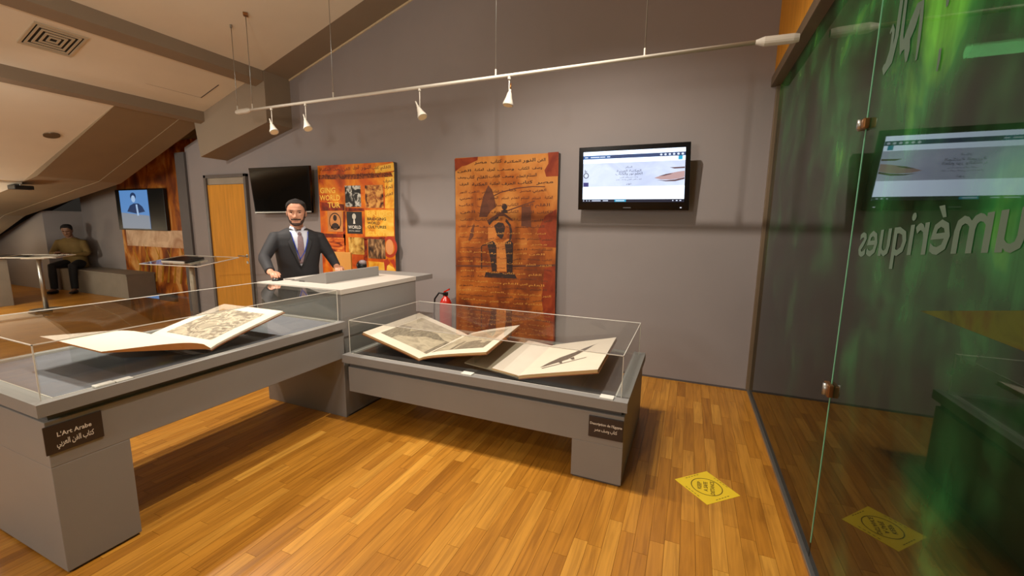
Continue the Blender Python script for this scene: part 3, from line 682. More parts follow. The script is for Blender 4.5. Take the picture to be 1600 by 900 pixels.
poly_patch(mb, fr_, [(.40, .29), (.44, .31), (.47, .24), (.45, .24)], .0022); poly_patch(mb, fr_, [(.52, .38), (.56, .42), (.60, .34), (.57, .33)], .0022)
poly_patch(mb, fr_, [(.24, .13), (.74, .36), (.75, .38), (.24, .155)], .002)
part_label(mb.build('print', mat('bird_ink', (104, 90, 80), .8, var=.25, scale=60), t), 'grey bird engraving')
cradle('book_cradle', 'clear acrylic cradle under the right book of the lower case', S0, S1, (-1.4, 2.5, .59), (-1.42, 3.24, .59), R0, R1, zb, .0262)

# ------------------------------------------------------------------ posters
PY = YB - .08
def script_rows(mb, rows, x0, x1, z_of, h, seed, Yp, words, bold=0.):
    rnd = random.Random(seed)
    for r in range(rows):
        z = z_of(r); xx = x0 + rnd.uniform(0, .05)
        while xx < x1 - .08:
            w = rnd.choice(words); ln = min(rnd.uniform(.09, .2), x1 - xx)
            put_text(mb, arabic(w), (xx, Yp, z + rnd.uniform(-.006, .006)), (1, 0, .02), (0, 0, 1), height=h * rnd.uniform(.8, 1.15), width=ln, bold=bold)
            xx += ln + rnd.uniform(.01, .05)
AW = ['كتاب', 'الفن', 'العربي', 'وصف', 'مصر', 'السلام', 'الكتاب', 'القلم', 'المكتبة', 'النور', 'الحرف', 'العلم']
p = thing('poster_board', (-1.93, YB - .04, 0), 'tall brown-orange manuscript poster with an arch, on the middle of the grey wall', 'poster', 'posters on the grey wall')
BX0, BX1, BZ0, BZ1 = -2.549, -1.317, .03, 2.292
MB().box(BX0, BX1, PY + .001, YB, BZ0, BZ1).build('board', mat('dark_board', (92, 86, 84), .6), p, .002)
MB().box(BX0, BX1, PY - .0005, PY + .001, BZ0, BZ1).build('print', print_mat('papyrus_print', [(.16, (70, 26, 6)), (.34, (120, 54, 12)), (.5, (164, 88, 26)), (.66, (190, 122, 54)), (.85, (196, 136, 70))], 3.4, .6, 8, stretch=(1.1, 1, .8), grad=(.16, -.24)), p)
DK = mat('print_dark_brown', (40, 18, 8), .6, var=.2, scale=10); MD = mat('print_mid_brown', (92, 44, 16), .6, var=.25, scale=14)
CENTER = {'MASS': [[(-2.24, 1.628), (-2.22, 1.743), (-2.183, 1.869), (-2.126, 1.98), (-2.078, 1.93), (-2.049, 1.842), (-2.026, 1.742), (-2.096, 1.692), (-2.139, 1.628)], [(-1.719, 1.741), (-1.613, 1.746), (-1.603, 1.522), (-1.721, 1.532)], [(-2.379, 1.36), (-2.343, 1.484), (-2.299, 1.563), (-2.313, 1.406), (-2.358, 1.353)], [(-2.139, 1.59), (-1.997, 1.672), (-1.928, 1.672), (-1.825, 1.605), (-1.825, 1.583), (-1.927, 1.64), (-1.983, 1.639), (-2.124, 1.555)]], 'DARK': [[(-1.899, 1.61), (-1.843, 1.543), (-1.826, 1.468), (-1.838, 1.375), (-1.86, 1.374), (-1.853, 1.468), (-1.871, 1.538), (-1.913, 1.582)], [(-2.124, 1.56), (-2.076, 1.603), (-1.997, 1.634), (-1.997, 1.614), (-2.067, 1.581), (-2.109, 1.534)], [(-2.047, 1.535), (-1.996, 1.571), (-1.935, 1.562), (-1.912, 1.517), (-1.933, 1.415), (-1.961, 1.384), (-2.009, 1.419)], [(-2.137, 1.333), (-2.065, 1.361), (-2.022, 1.324), (-2.014, 1.013), (-2.071, 1.01), (-2.093, 1.153)], [(-1.915, 1.34), (-1.855, 1.379), (-1.815, 1.343), (-1.816, 1.011), (-1.883, 1.007), (-1.891, 1.162)], [(-2.15, 1.0), (-1.794, 1.007), (-1.76, 0.947), (-2.17, 0.938)], [(-1.964, 1.672), (-1.953, 1.704), (-1.925, 1.717), (-1.892, 1.707), (-1.881, 1.672)], [(-2.213, 1.3), (-2.201, 1.3), (-2.2, 1.037), (-2.212, 1.036)], [(-2.201, 1.31), (-2.143, 1.32), (-2.143, 1.31), (-2.201, 1.297)], [(-1.959, 1.742), (-1.948, 1.767), (-1.926, 1.776), (-1.901, 1.769), (-1.887, 1.744), (-1.898, 1.719), (-1.925, 1.709), (-1.95, 1.719)]], 'LINE': [[(-2.097, 1.85), (-1.972, 1.905), (-1.782, 1.946), (-1.597, 1.959), (-1.456, 1.954), (-1.456, 1.944), (-1.597, 1.949), (-1.781, 1.934), (-1.972, 1.893), (-2.097, 1.838)], [(-2.025, 1.662), (-1.778, 1.741), (-1.568, 1.808), (-1.568, 1.796), (-1.778, 1.727), (-2.019, 1.647)], [(-2.552, 1.062), (-1.851, 1.092), (-1.318, 1.131), (-1.317, 1.111), (-1.85, 1.071), (-2.552, 1.043)]], 'TAN': [[(-2.152, 1.34), (-2.051, 1.369), (-1.988, 1.322), (-1.882, 1.389), (-1.827, 1.385), (-1.904, 1.31), (-2.005, 1.286), (-2.094, 1.329)], [(-2.013, 1.285), (-1.904, 1.299), (-1.889, 1.02), (-2.008, 1.016)], [(-2.124, 1.514), (-2.052, 1.54), (-2.017, 1.419), (-2.051, 1.361), (-2.123, 1.365)]], 'RUST': [[(-2.558, 2.283), (-2.256, 2.294), (-2.261, 2.257), (-2.401, 2.206), (-2.46, 2.198), (-2.55, 2.143)], [(-1.433, 2.297), (-1.317, 2.3), (-1.314, 2.055), (-1.446, 2.052), (-1.468, 2.118), (-1.425, 2.186)], [(-1.448, 1.645), (-1.323, 1.716), (-1.316, 1.309), (-1.478, 1.316), (-1.534, 1.474)], [(-1.44, 1.082), (-1.318, 1.114), (-1.296, 0.23), (-1.37, 0.221), (-1.463, 0.728)]]}
def print_shapes(shapes, name, m, par, d):
    for q in shapes:      # thin printed shapes on the poster face
        MB().add([(x, PY - d, z) for x, z in q], [tuple(range(len(q)))]).build(name, m, par)
print_shapes(CENTER['RUST'], 'torn_corner', print_mat('rust_print', [(.3, (112, 34, 10)), (.7, (150, 62, 24))], 5), p, .0010)
print_shapes(CENTER['MASS'], 'print_mass', MD, p, .0014)
print_shapes(CENTER['TAN'], 'print_highlight', mat('print_gold', (182, 108, 38), .6, var=.15), p, .0018)
print_shapes(CENTER['LINE'], 'print_line', MD, p, .0016)
print_shapes(CENTER['DARK'], 'print_figure', DK, p, .0022)
for r in range(10):
    mb = MB(); script_rows(mb, 1, BX0 + (.22 if r < 1 else .03), BX1 - (.14 if r < 3 else .05), lambda _: 2.215 - r * .078, .03 if r < 4 else .026, 30 + r, PY - .0028, AW, .014)
    mb.build('script_line', DK if r < 4 else MD, p)['kind'] = 'stuff'
for r in range(22):
    mb = MB(); script_rows(mb, 1, BX0 + .03, BX1 - .04, lambda _: 1.44 - r * .056, .02, 60 + r, PY - .0026, AW, .01)
    mb.build('script_line', MD if r % 2 else mat('print_ochre', (196, 132, 52), .6, var=.1), p)['kind'] = 'stuff'

# collage poster, left
p = thing('poster_board', (-4.05, YB - .04, 0), 'orange collage poster with picture tiles behind the standing man', 'poster', 'posters on the grey wall')
QX0, QX1, QZ1 = -4.676, -3.43, 2.29
MB().box(QX0, QX1, PY + .001, YB, .35, QZ1).build('board', mat('dark_board', (92, 86, 84)), p, .002)
MB().box(QX0, QX1, PY - .0005, PY + .001, .35, QZ1).build('print', print_mat('amber_print', [(.28, (120, 36, 6)), (.44, (196, 84, 10)), (.56, (216, 120, 16)), (.72, (230, 160, 40)), (.9, (160, 60, 8))], 3.2, .9, 8), p)
LEFTP = {'YELLOW': [[(-3.561, 2.128), (-3.414, 2.174), (-3.429, 1.727), (-3.57, 1.727)], [(-3.723, 2.237), (-3.419, 2.28), (-3.413, 2.183), (-3.704, 2.158)], [(-3.897, 1.706), (-3.443, 1.709), (-3.441, 1.383), (-3.907, 1.366)], [(-3.87, 1.048), (-3.604, 1.042), (-3.449, 0.977), (-3.443, 0.937), (-3.853, 0.914)]], 'DRED': [[(-4.67, 1.814), (-4.235, 1.78), (-4.235, 1.699), (-4.658, 1.695)], [(-4.659, 1.391), (-4.243, 1.389), (-4.242, 1.241), (-4.655, 1.228)], [(-4.222, 1.737), (-3.903, 1.728), (-3.905, 1.692), (-4.225, 1.691)], [(-3.926, 1.359), (-3.575, 1.367), (-3.568, 1.335), (-3.923, 1.322)], [(-4.264, 1.691), (-4.225, 1.691), (-4.252, 1.069), (-4.292, 1.067)], [(-3.936, 1.344), (-3.881, 1.327), (-3.88, 1.048), (-3.946, 1.045)]], 'BAND': [[(-4.664, 2.169), (-4.049, 2.161), (-3.462, 2.162), (-3.433, 2.114), (-4.053, 2.097), (-4.663, 2.113)]]}
print_shapes(LEFTP['YELLOW'], 'print_patch', print_mat('yellow_print', [(.3, (206, 120, 20)), (.5, (232, 170, 50)), (.7, (240, 196, 84))], 5, 1.2, 6), p, .0009)
print_shapes(LEFTP['DRED'], 'print_patch', print_mat('deep_red_print', [(.35, (70, 20, 6)), (.55, (140, 44, 8)), (.75, (190, 80, 14))], 7, 1., 6), p, .0011)
print_shapes(LEFTP['BAND'], 'print_band', print_mat('band_print', [(.4, (96, 40, 10)), (.5, (170, 84, 16)), (.6, (110, 50, 12))], 16, .8, 6), p, .0011)
# tile grid taken from the picture: u across, v down over 1.34 m
def qx(u): return QX0 + (QX1 - QX0) * u
def qz(v): return QZ1 - v * 1.36
def tile(u0, u1, v0, v1, m, label=None):
    o = MB().box(qx(u0), qx(u1), PY - .003, PY - .0005, qz(v1), qz(v0)).build('picture_tile', m, p)
    if label: part_label(o, label)
    return o
BW = print_mat('bw_photo', [(.36, (18, 16, 14)), (.47, (50, 46, 42)), (.54, (206, 202, 190)), (.62, (60, 56, 50)), (.74, (190, 186, 170))], 9, .5, 7)
MAPY = print_mat('ochre_map_print', [(.38, (44, 24, 14)), (.47, (150, 84, 34)), (.58, (216, 160, 80)), (.72, (150, 84, 34))], 10, .4, 7)
GOLD = print_mat('gold_horse_print', [(.36, (84, 48, 18)), (.48, (186, 138, 54)), (.66, (226, 190, 104))], 9, .5, 7)
SEP = print_mat('sepia_crowd_print', [(.35, (40, 26, 18)), (.5, (120, 86, 54)), (.65, (186, 146, 100))], 12, .4, 7, stretch=(1.6, 1, .8))
tile(.37, .58, .20, .40, BW, 'black and white picture tile'); tile(.64, .87, .20, .41, MAPY, 'ochre picture tile')
t3 = tile(.11, .32, .44, .64, mat('tan_tile', (196, 128, 66), .6, var=.15, scale=14), 'tan portrait tile')
mb = MB(); yy = PY - .0042
def el(cu, cv, ru, rv, m, name, par, yv=yy, n=24, inner=0.):
    mbx = MB()
    if inner:
        for k in range(n):
            a, bq = 2 * math.pi * k / n, 2 * math.pi * (k + 1) / n
            mbx.add([(qx(cu + ru * s * math.cos(g)), yv, qz(cv + rv * s * math.sin(g))) for s, g in ((1, a), (1, bq), (inner, bq), (inner, a))], [(0, 1, 2, 3)])
    else: mbx.add([(qx(cu + ru * math.cos(2 * math.pi * k / n)), yv, qz(cv + rv * math.sin(2 * math.pi * k / n))) for k in range(n)], [tuple(range(n))])
    return mbx.build(name, m, par)
el(.215, .54, .085, .085, DK, 'print_ring', t3, inner=.88); el(.215, .505, .026, .03, DK, 'print_figure', t3)
mb.add([(qx(u), yy, qz(v)) for u, v in ((.145, .61), (.17, .57), (.2, .555), (.23, .555), (.26, .57), (.285, .61))], [tuple(range(6))]); mb.build('print_figure', DK, t3)
t5 = tile(.38, .585, .445, .655, mat('near_black_tile', (22, 18, 16), .5, var=0), 'black tile reading WORLD')
el(.48, .49, .026, .028, mat('tile_grey', (196, 190, 176), .6, var=0), 'emblem', t5)
mb = MB(); mb.add([(qx(u), yy, qz(v)) for u, v in ((.472, .515), (.488, .515), (.494, .56), (.466, .56))], [(0, 1, 2, 3)])
put_text(mb, 'WORLD', (qx(.4825), yy, qz(.607)), (1, 0, 0), (0, 0, 1), height=.042, width=.215, align='C', bold=.01)
put_text(mb, 'DIGITAL LIBRARY', (qx(.4825), yy, qz(.633)), (1, 0, 0), (0, 0, 1), height=.014, width=.2, align='C')
mb.build('lettering', INK, t5)
tile(.39, .60, .69, .855, GOLD, 'gold tile of horses'); tile(.65, .875, .70, .885, SEP, 'sepia tile of figures')
tile(.06, .33, .70, .86, print_mat('facade_print', [(.35, (90, 26, 8)), (.5, (196, 84, 20)), (.65, (236, 150, 60))], 9, .6, 3, stretch=(.6, 1, 3)), 'red building tile')
YEL = mat('print_yellow', (240, 190, 70), .6, var=.1, scale=6)
mb = MB()
for s, v in (('GING', .265), ('WORLD', .335), ('TUR', .405)):
    mb = MB(); put_text(mb, s, (qx({'GING': .02, 'WORLD': .01, 'TUR': .12}[s]), PY - .002, qz(v)), (1, 0, 0), (0, 0, 1), height=.07, width={'GING': .27, 'WORLD': .36, 'TUR': .22}[s], bold=.02); mb.build('lettering', YEL, p)
mb = MB(); put_text(mb, 'BRIDGI', (qx(.65), PY - .002, qz(.485)), (1, 0, 0), (0, 0, 1), height=.06, width=.42, bold=.02); mb.build('lettering', YEL, p); mb = MB(); put_text(mb, 'CULTU', (qx(.65), PY - .002, qz(.665)), (1, 0, 0), (0, 0, 1), height=.05, width=.38, bold=.02)
mb.build('lettering', YEL, p)
for s, v, w in (('BRIDGING', .525, .30), ('WORLD', .562, .20), ('CULTURES', .599, .30)):
    mb = MB(); put_text(mb, s, (qx(.655), PY - .0025, qz(v)), (1, 0, 0), (0, 0, 1), height=.034, width=w, bold=.02)
    part_label(mb.build('lettering', mat('print_black', (36, 18, 10), .6, var=0), p), 'small black title')
mb = MB(); script_rows(mb, 2, qx(.02), qx(.97), lambda r: 2.215 - r * .085, .04, 11, PY - .0016, AW, .012); script_rows(mb, 3, qx(.86), qx(.99), lambda r: 2.05 - r * .08, .04, 12, PY - .0016, AW, .012); mb.build('script', mat('print_russet', (92, 32, 8), .6, var=.1), p)['kind'] = 'stuff'
el(.93, .77, .095, .10, mat('print_red', (176, 50, 14), .6, var=.1), 'print_medallion', p, PY - .0018, inner=.72); el(.93, .77, .05, .072, mat('print_cream', (226, 150, 90), .6), 'print_medallion', p, PY - .0016)
mb = MB(); mb.add([(qx(u), PY - .0018, qz(v)) for u, v in ((.85, .9), (.90, .88), (.93, .92), (.89, .95), (.88, 1.0), (.86, 1.0))], [tuple(range(6))]); mb.add([(qx(u), PY - .0018, qz(v)) for u, v in ((.93, .9), (.98, .88), (1.0, .93), (.99, .98), (.96, .93))], [tuple(range(5))]); mb.build('print_flourish', mat('print_red', (176, 50, 14)), p)

# ------------------------------------------------------------------ televisions
def tv(name, label, TL, TR, BL, BR, lit):
    TL, TR, BL, BR = map(Vector, (TL, TR, BL, BR))
    c = (TL + TR + BL + BR) / 4
    t = thing(name, c, label, 'television')
    nrm = (TR - TL).cross(BL - TL).normalized()      # towards viewer (-y)
    if nrm.y > 0: nrm = -nrm
    def P(u, v, d=0.): return lerp(lerp(TL, TR, u), lerp(BL, BR, u), v) + nrm * d
    def plate(u0, u1, v0, v1, d0, d1): return MB().hexa([P(u0, v0, d0), P(u1, v0, d0), P(u1, v1, d0), P(u0, v1, d0), P(u0, v0, d1), P(u1, v0, d1), P(u1, v1, d1), P(u0, v1, d1)])
    plate(0, 1, 0, 1, -.04, 0).build('casing', mat('glossy_black', (9, 9, 10), .12, var=0), t, .006)
    return t, P, plate
t, P, plate = tv('television', 'lit wall television showing a website, right of the manuscript poster', (-1.067, 4.2, 2.302), (-.052, 4.2, 2.301), (-1.08, 4.29, 1.706), (-.03, 4.29, 1.70), True)
MB().box(-.75, -.4, 4.30, YB, 1.85, 2.15).build('wall_bracket', BLACK, t)
scr = plate(.045, .958, .075, .872, 0, .002).build('screen', mat('screen_white', (214, 232, 255), emit=2.4), t)
def flat(u0, u1, v0, v1, m, d=.0026, name='screen_graphic'): return MB().add([P(u0, v0, d), P(u1, v0, d), P(u1, v1, d), P(u0, v1, d)], [(0, 1, 2, 3)]).build(name, m, scr)
NAVY = mat('screen_navy', (44, 70, 120), emit=.9); NV2 = mat('screen_dark_navy', (6, 16, 48), emit=.8)
flat(.045, .958, .135, .19, NAVY); flat(.045, .30, .135, .19, mat('screen_blue', (30, 92, 160), emit=1), .003)
flat(.045, .958, .255, .625, print_mat('screen_marble', [(.3, (176, 186, 214)), (.6, (202, 212, 236)), (.8, (222, 228, 246))], 3, 1, emit=1.35))
flat(.045, .958, .825, .872, NV2); flat(.90, .935, .19, .245, mat('screen_cyan', (20, 160, 200), emit=1.1), .003)
flat(.35, .455, .832, .866, mat('screen_cyan', (20, 160, 200)), .003)
mb = MB()
def ptext(s, u, v, h, w, al='C', m=None):
    X = (P(1, v) - P(0, v)).normalized(); Y = (P(u, 0) - P(u, 1)).normalized()
    put_text(mb, s, P(u, v, .0032), X, Y, height=h, width=w, align=al)
ptext(arabic('المكتبة العربية'), .475, .40, .02, .23); ptext(arabic('العلم نور والكتاب'), .475, .445, .022, .25); ptext(arabic('وصف مصر والفن العربي'), .475, .49, .011, .17); ptext(arabic('كتاب الفن العربي وصف مصر'), .475, .525, .011, .24)
ptext(arabic('السلام'), .475, .34, .016, .06); ptext(arabic('نور'), .475, .595, .016, .05)
mb.build('screen_text', mat('screen_text_slate', (60, 64, 100), emit=.7), scr)
mb = MB()
for k in range(6): 
    u = .755 + .036 * k; mb.add([P(u + .011 * math.cos(a * math.pi / 4), .163 + .016 * math.sin(a * math.pi / 4), .0034) for a in range(8)], [tuple(range(8))])
for u0, u1 in ((.06, .09), (.115, .2), (.205, .255), (.27, .30)): mb.add([P(u0, .155, .0034), P(u1, .155, .0034), P(u1, .17, .0034), P(u0, .17, .0034)], [(0, 1, 2, 3)])
for u0, u1 in ((.05, .06), (.08, .09), (.105, .115), (.135, .22), (.24, .29), (.36, .44), (.86, .87), (.89, .905), (.92, .935)): mb.add([P(u0, .842, .0034), P(u1, .842, .0034), P(u1, .856, .0034), P(u0, .856, .0034)], [(0, 1, 2, 3)])
mb.build('screen_icons', mat('screen_icon_white', (220, 232, 255), emit=1.1), scr)['kind'] = 'stuff'
mb = MB(); ptext('k', .075, .40, .03, .03); mb.build('screen_text', mat('screen_black', (30, 20, 40), emit=.5), scr); mb = MB(); ptext('O', .075, .49, .055, .055); mb.build('screen_text', mat('screen_black', (30, 20, 40), emit=.5), scr)
flat(.05, .10, .555, .62, mat('screen_violet', (56, 56, 130), emit=.9), .003)
mb = MB(); mb.add([P(u, v, .0032) for u, v in ((.70, .505), (.76, .47), (.82, .445), (.90, .42), (.956, .41), (.956, .50), (.90, .525), (.84, .535), (.76, .53))], [tuple(range(9))]); mb.build('screen_hand', mat('screen_skin', (196, 160, 160), emit=1), scr)
mb = MB(); mb.add([P(u, v, .0036) for u, v in ((.72, .535), (.80, .545), (.88, .535), (.956, .505), (.956, .53), (.88, .56), (.80, .56))], [tuple(range(7))]); mb.add([P(u, v, .0036) for u, v in ((.74, .48), (.80, .45), (.86, .44), (.84, .455), (.79, .475))], [tuple(range(5))]); mb.add([P(u, v, .0036) for u, v in ((.83, .355), (.956, .35), (.956, .372), (.87, .375))], [tuple(range(4))]); mb.build('screen_hand', mat('screen_brown', (110, 76, 80), emit=.8), scr)
mb = MB().add([P(u, v, .0006) for u, v in ((.43, .955), (.50, .955), (.50, .967), (.43, .967))], [(0, 1, 2, 3)]); mb.build('badge', mat('badge_grey', (120, 124, 130), .4, var=0), t)
MB().hexa([P(u, v, d) for d in (.0, .003) for u, v in ((.925, .95), (.94, .95), (.94, .965), (.925, .965))]).build('power_light', mat('power_glow', (230, 232, 240), emit=1.), t)
t, P, plate = tv('television', 'dark switched-off wall television left of the collage poster', (-5.86, 4.21, 2.288), (-4.69, 4.21, 2.28), (-5.88, 4.28, 1.65), (-4.765, 4.28, 1.665), False)
plate(.02, .975, .03, .93, 0, .001).build('screen', mat('dark_screen', (10, 9, 7), .06, var=0), t)
plate(0, 1, .955, .985, 0, .003).build('silver_strip', METAL, t)
MB().box(-5.45, -5.1, 4.30, YB, 1.8, 2.1).build('wall_bracket', BLACK, t)

# ------------------------------------------------------------------ track light rail
RY, RZ = 3.3, 2.735
rail = thing('light_rail', (-2.1, RY, RZ), 'long white light rail hanging on wires before the grey wall', 'light rail')
MB().tube([(-4.50, RY, RZ), (.32, RY, RZ)], .014, 12).build('rail_bar', WHITE, rail, smooth=True)
for a, b in ((-4.71, -4.48), (.30, .54)):
    d = 1 if a < -1 else -1
    MB().tube([(a, RY, RZ - .006), (a + .03, RY, RZ - .004), (b - .05, RY, RZ - .002), (b, RY, RZ)] if d == 1 else [(a, RY, RZ), (a + .05, RY, RZ - .002), (b - .03, RY, RZ - .006), (b, RY, RZ - .006)],
              [(.02, .02), (.028, .024), (.028, .024), (.014, .014)] if d == 1 else [(.014, .014), (.03, .026), (.03, .026), (.024, .02)], 14).build('end_feed', WHITE, rail, smooth=False)
for xw in (-4.69, -4.45, -3.30, -1.555, -.39):
    w = MB().tube([(xw, RY, RZ + .01), (xw, RY, ceil_z(xw))], .0035, 6).build('hanging_wire', METAL, rail, smooth=True)
    MB().tube([(xw, RY, RZ + .008), (xw, RY, RZ + .06)], .007, 8).build('wire_grip', WHITE, w)
    MB().tube([(xw, RY, ceil_z(xw) - .03), (xw, RY, ceil_z(xw) + .0)], .03 if xw == -4.45 else .012, 4 if xw == -4.45 else 10).build('ceiling_mount', METAL if xw != -4.45 else BRASS, w)
for k, (xs, tilt, side, lab) in enumerate(((-4.165, .55, 1, 'leftmost of the white spotlights on the hanging rail'), (-3.675, .5, 1, 'second white spotlight from the left on the hanging rail'),
                                    (-2.298, .55, 1, 'third white spotlight from the left on the hanging rail'), (-1.434, -.08, 0, 'rightmost white spotlight, hanging straight down from the rail'))):
    s = thing('spotlight', (xs, RY, RZ - .015), lab, 'spotlight', 'spotlights on the hanging rail')
    zc = RZ - .20
    MB().tube([(xs, RY, RZ - .012), (xs, RY, zc + .01)], .005, 8).build('stem', WHITE, s, smooth=True)
    MB().tube([(xs, RY, RZ - .03), (xs, RY, RZ - .010)], .013, 10).build('rail_clip', WHITE, s)
    d = Vector((math.sin(tilt), -.15, -math.cos(tilt))).normalized(); c = Vector((xs, RY, zc))
    if side == 0: c = Vector((xs, RY, RZ - .165)); zc = RZ - .09
    R = [c - d * .06, c - d * .04, c - d * .03, c + d * .01, c + d * .055, c + d * .066]
    sh = MB().tube(R, [.011, .012, .018, .027, .043, .043], 20).build('shade', WHITE, s, smooth=False)
    MB().tube([c + d * .0665, c + d * .068], .036, 20).build('lens', mat('lamp_lens', (236, 220, 180), .2, var=0), s)
    MB().tube([c - d * .11, c - d * .055], [.006, .009], 10).build('adjuster', WHITE if side else BRASS, s, smooth=True)

# ------------------------------------------------------------------ fire extinguisher
ex, ey = -2.685, 4.32
t = thing('fire_extinguisher', (ex, ey, 0), 'red fire extinguisher on the floor by the wall left of the manuscript poster', 'fire extinguisher')
RED = mat('extinguisher_red', (196, 34, 18), .25, var=.03)
n = 20
prof_ = [(.0, .07), (.01, .076), (.54, .076), (.60, .07), (.645, .05), (.665, .028), (.685, .024)]
MB().rings([[(ex + r * math.cos(2 * math.pi * j / n), ey + r * math.sin(2 * math.pi * j / n), z + .0) for j in range(n)] for z, r in prof_]).build('cylinder', RED, t, smooth=True)
MB().box(ex - .024, ex + .024, ey - .024, ey + .024, .68, .725).build('valve', BLACK, t, .006)
MB().hexa([(ex - .02, ey - .012, .72), (ex + .055, ey - .012, .755), (ex + .055, ey + .012, .755), (ex - .02, ey + .012, .72), (ex - .02, ey - .012, .735), (ex + .055, ey - .012, .775), (ex + .055, ey + .012, .775), (ex - .02, ey + .012, .735)]).build('lever', RED, t)
MB().tube([(ex - .02, ey, .70), (ex - .08, ey - .02, .715), (ex - .13, ey - .04, .64), (ex - .135, ey - .05, .45), (ex - .11, ey - .05, .2)], .011, 10).build('hose', BLACK, t, smooth=True)

# ------------------------------------------------------------------ floor sticker
t = thing('floor_sticker', (.198, 2.605, 0), 'yellow square KEEP A SAFE DISTANCE sticker on the wooden floor', 'sticker')
MB().hexa([(.017, 2.608, 0), (.195, 2.424, 0), (.377, 2.592, 0), (.203, 2.785, 0), (.017, 2.608, .0012), (.195, 2.424, .0012), (.377, 2.592, .0012), (.203, 2.785, .0012)]).build('sheet', mat('sticker_yellow', (232, 196, 40), .5, var=.04), t)
mb = MB(); cx, cy = .198, 2.605
for k in range(48):
    a, b = 2 * math.pi * k / 48, 2 * math.pi * (k + 1) / 48
    mb.add([(cx + r * math.cos(g), cy + r * math.sin(g), .0018) for r, g in ((.088, a), (.088, b), (.083, b), (.083, a))], [(0, 1, 2, 3)])
for s, dx, w in (('KEEP', -.03, .075), ('A SAFE', .005, .1), ('DISTANCE', .042, .14)):
    put_text(mb, s, (cx + dx, cy, .0018), (0, 1, 0), (-1, 0, 0), height=.022, width=w, align='C', bold=.02)
for a in range(4):
    ang = math.pi / 4 + a * math.pi / 2; ux, uy = math.cos(ang), math.sin(ang)
    for k in range(5): 
        q = -.05 + .022 * k; o = (cx + ux * .112 - uy * q, cy + uy * .112 + ux * q)
        mb.add([(o[0], o[1], .0018), (o[0] - uy * .014, o[1] + ux * .014, .0018), (o[0] - uy * .014 + ux * .004, o[1] + ux * .014 + uy * .004, .0018), (o[0] + ux * .004, o[1] + uy * .004, .0018)], [(0, 1, 2, 3)])
mb.build('lettering', mat('sticker_ink', (92, 70, 10), .6, var=0), t)

# ------------------------------------------------------------------ alcove: mural, screen, bench, lecterns, counter
t = thing('mural', (-10.0, 5.045, 0), 'orange and brown painted mural around the blue screen in the far alcove', 'mural')
MB().box(-11.05, -8.0, 5.035, 5.05, .05, 3.0).build('print', print_mat('mural_print', [(.25, (60, 24, 6)), (.42, (128, 60, 14)), (.55, (184, 106, 26)), (.68, (214, 160, 92)), (.85, (130, 52, 10))], 1.5, 2.2, 5, stretch=(1.3, 1, .6)), t)
mb = MB()
for k in range(9):
    x0 = -10.6 + k * .2; mb.tube([(x0, 5.034, .3), (x0 + .08, 5.034, .6), (x0 + .22 * (1 if k % 2 else -.6), 5.034, .95 + .05 * (k % 3))], [(.012, .03), (.01, .022), (.004, .006)], 6)
mb.build('print_blades', mat('mural_gold', (196, 150, 50), .6, var=.1), t)
MB().box(-10.9, -8.9, 5.031, 5.035, 1.0, 1.34).build('print_band', print_mat('mural_pale', [(.3, (176, 130, 96)), (.6, (222, 190, 156))], 3, 1), t)
t = thing('wall_screen', (-10.2, 5.0, 1.75), 'wall screen glowing blue with a portrait in the far alcove', 'screen')
MB().box(-11.0, -9.35, 4.97, 5.03, 1.33, 2.14).build('casing', BLACK, t, .008)
sc = MB().box(-10.84, -9.87, 4.966, 4.97, 1.36, 2.12).build('screen', mat('screen_sky_blue', (96, 150, 214), emit=.75), t)
mb = MB(); mb.add([(-10.84, 4.9655, 1.36), (-9.87, 4.9655, 1.36), (-9.87, 4.9655, 1.62), (-10.84, 4.9655, 1.68)], [(0, 1, 2, 3)]); mb.build('screen_graphic', mat('screen_pale', (150, 158, 170), emit=.7), sc)
mb = MB(); mb.add([(-10.36 + .1 * math.cos(k * math.pi / 8) , 4.965, 2.0 + .075 * math.sin(k * math.pi / 8)) for k in range(16)], [tuple(range(16))])
mb.add([(x, 4.965, z) for x, z in ((-10.62, 1.70), (-10.5, 1.82), (-10.36, 1.86), (-10.2, 1.86), (-10.08, 1.80), (-10.0, 1.70), (-10.3, 1.66))], [tuple(range(7))]); mb.build('screen_graphic', mat('screen_deep_blue', (22, 60, 110), emit=.6), sc)
mb = MB(); mb.add([(x, 4.9645, z) for x, z in ((-10.30, 1.84), (-10.24, 1.84), (-10.22, 1.62), (-10.28, 1.62))], [(0, 1, 2, 3)]); mb.add([(-10.36 + .07 * math.cos(k * math.pi / 8), 4.9645, 1.95 + .07 * math.sin(k * math.pi / 8)) for k in range(16)], [tuple(range(16))]); mb.build('screen_graphic', mat('screen_light_blue', (170, 200, 236), emit=.8), sc)
t = thing('bench', (-11.0, 4.8, 0), 'plain grey box bench against the alcove wall below the blue screen', 'bench')
MB().box(-12.57, -10.033, 4.55, 5.02, .0, .45).build('base', mat('bench_grey', (128, 118, 104), .7), t, .004)
MB().box(-12.59, -10.025, 4.54, 5.03, .45, .482).build('seat_board', mat('bench_grey', (128, 118, 104)), t, .004)
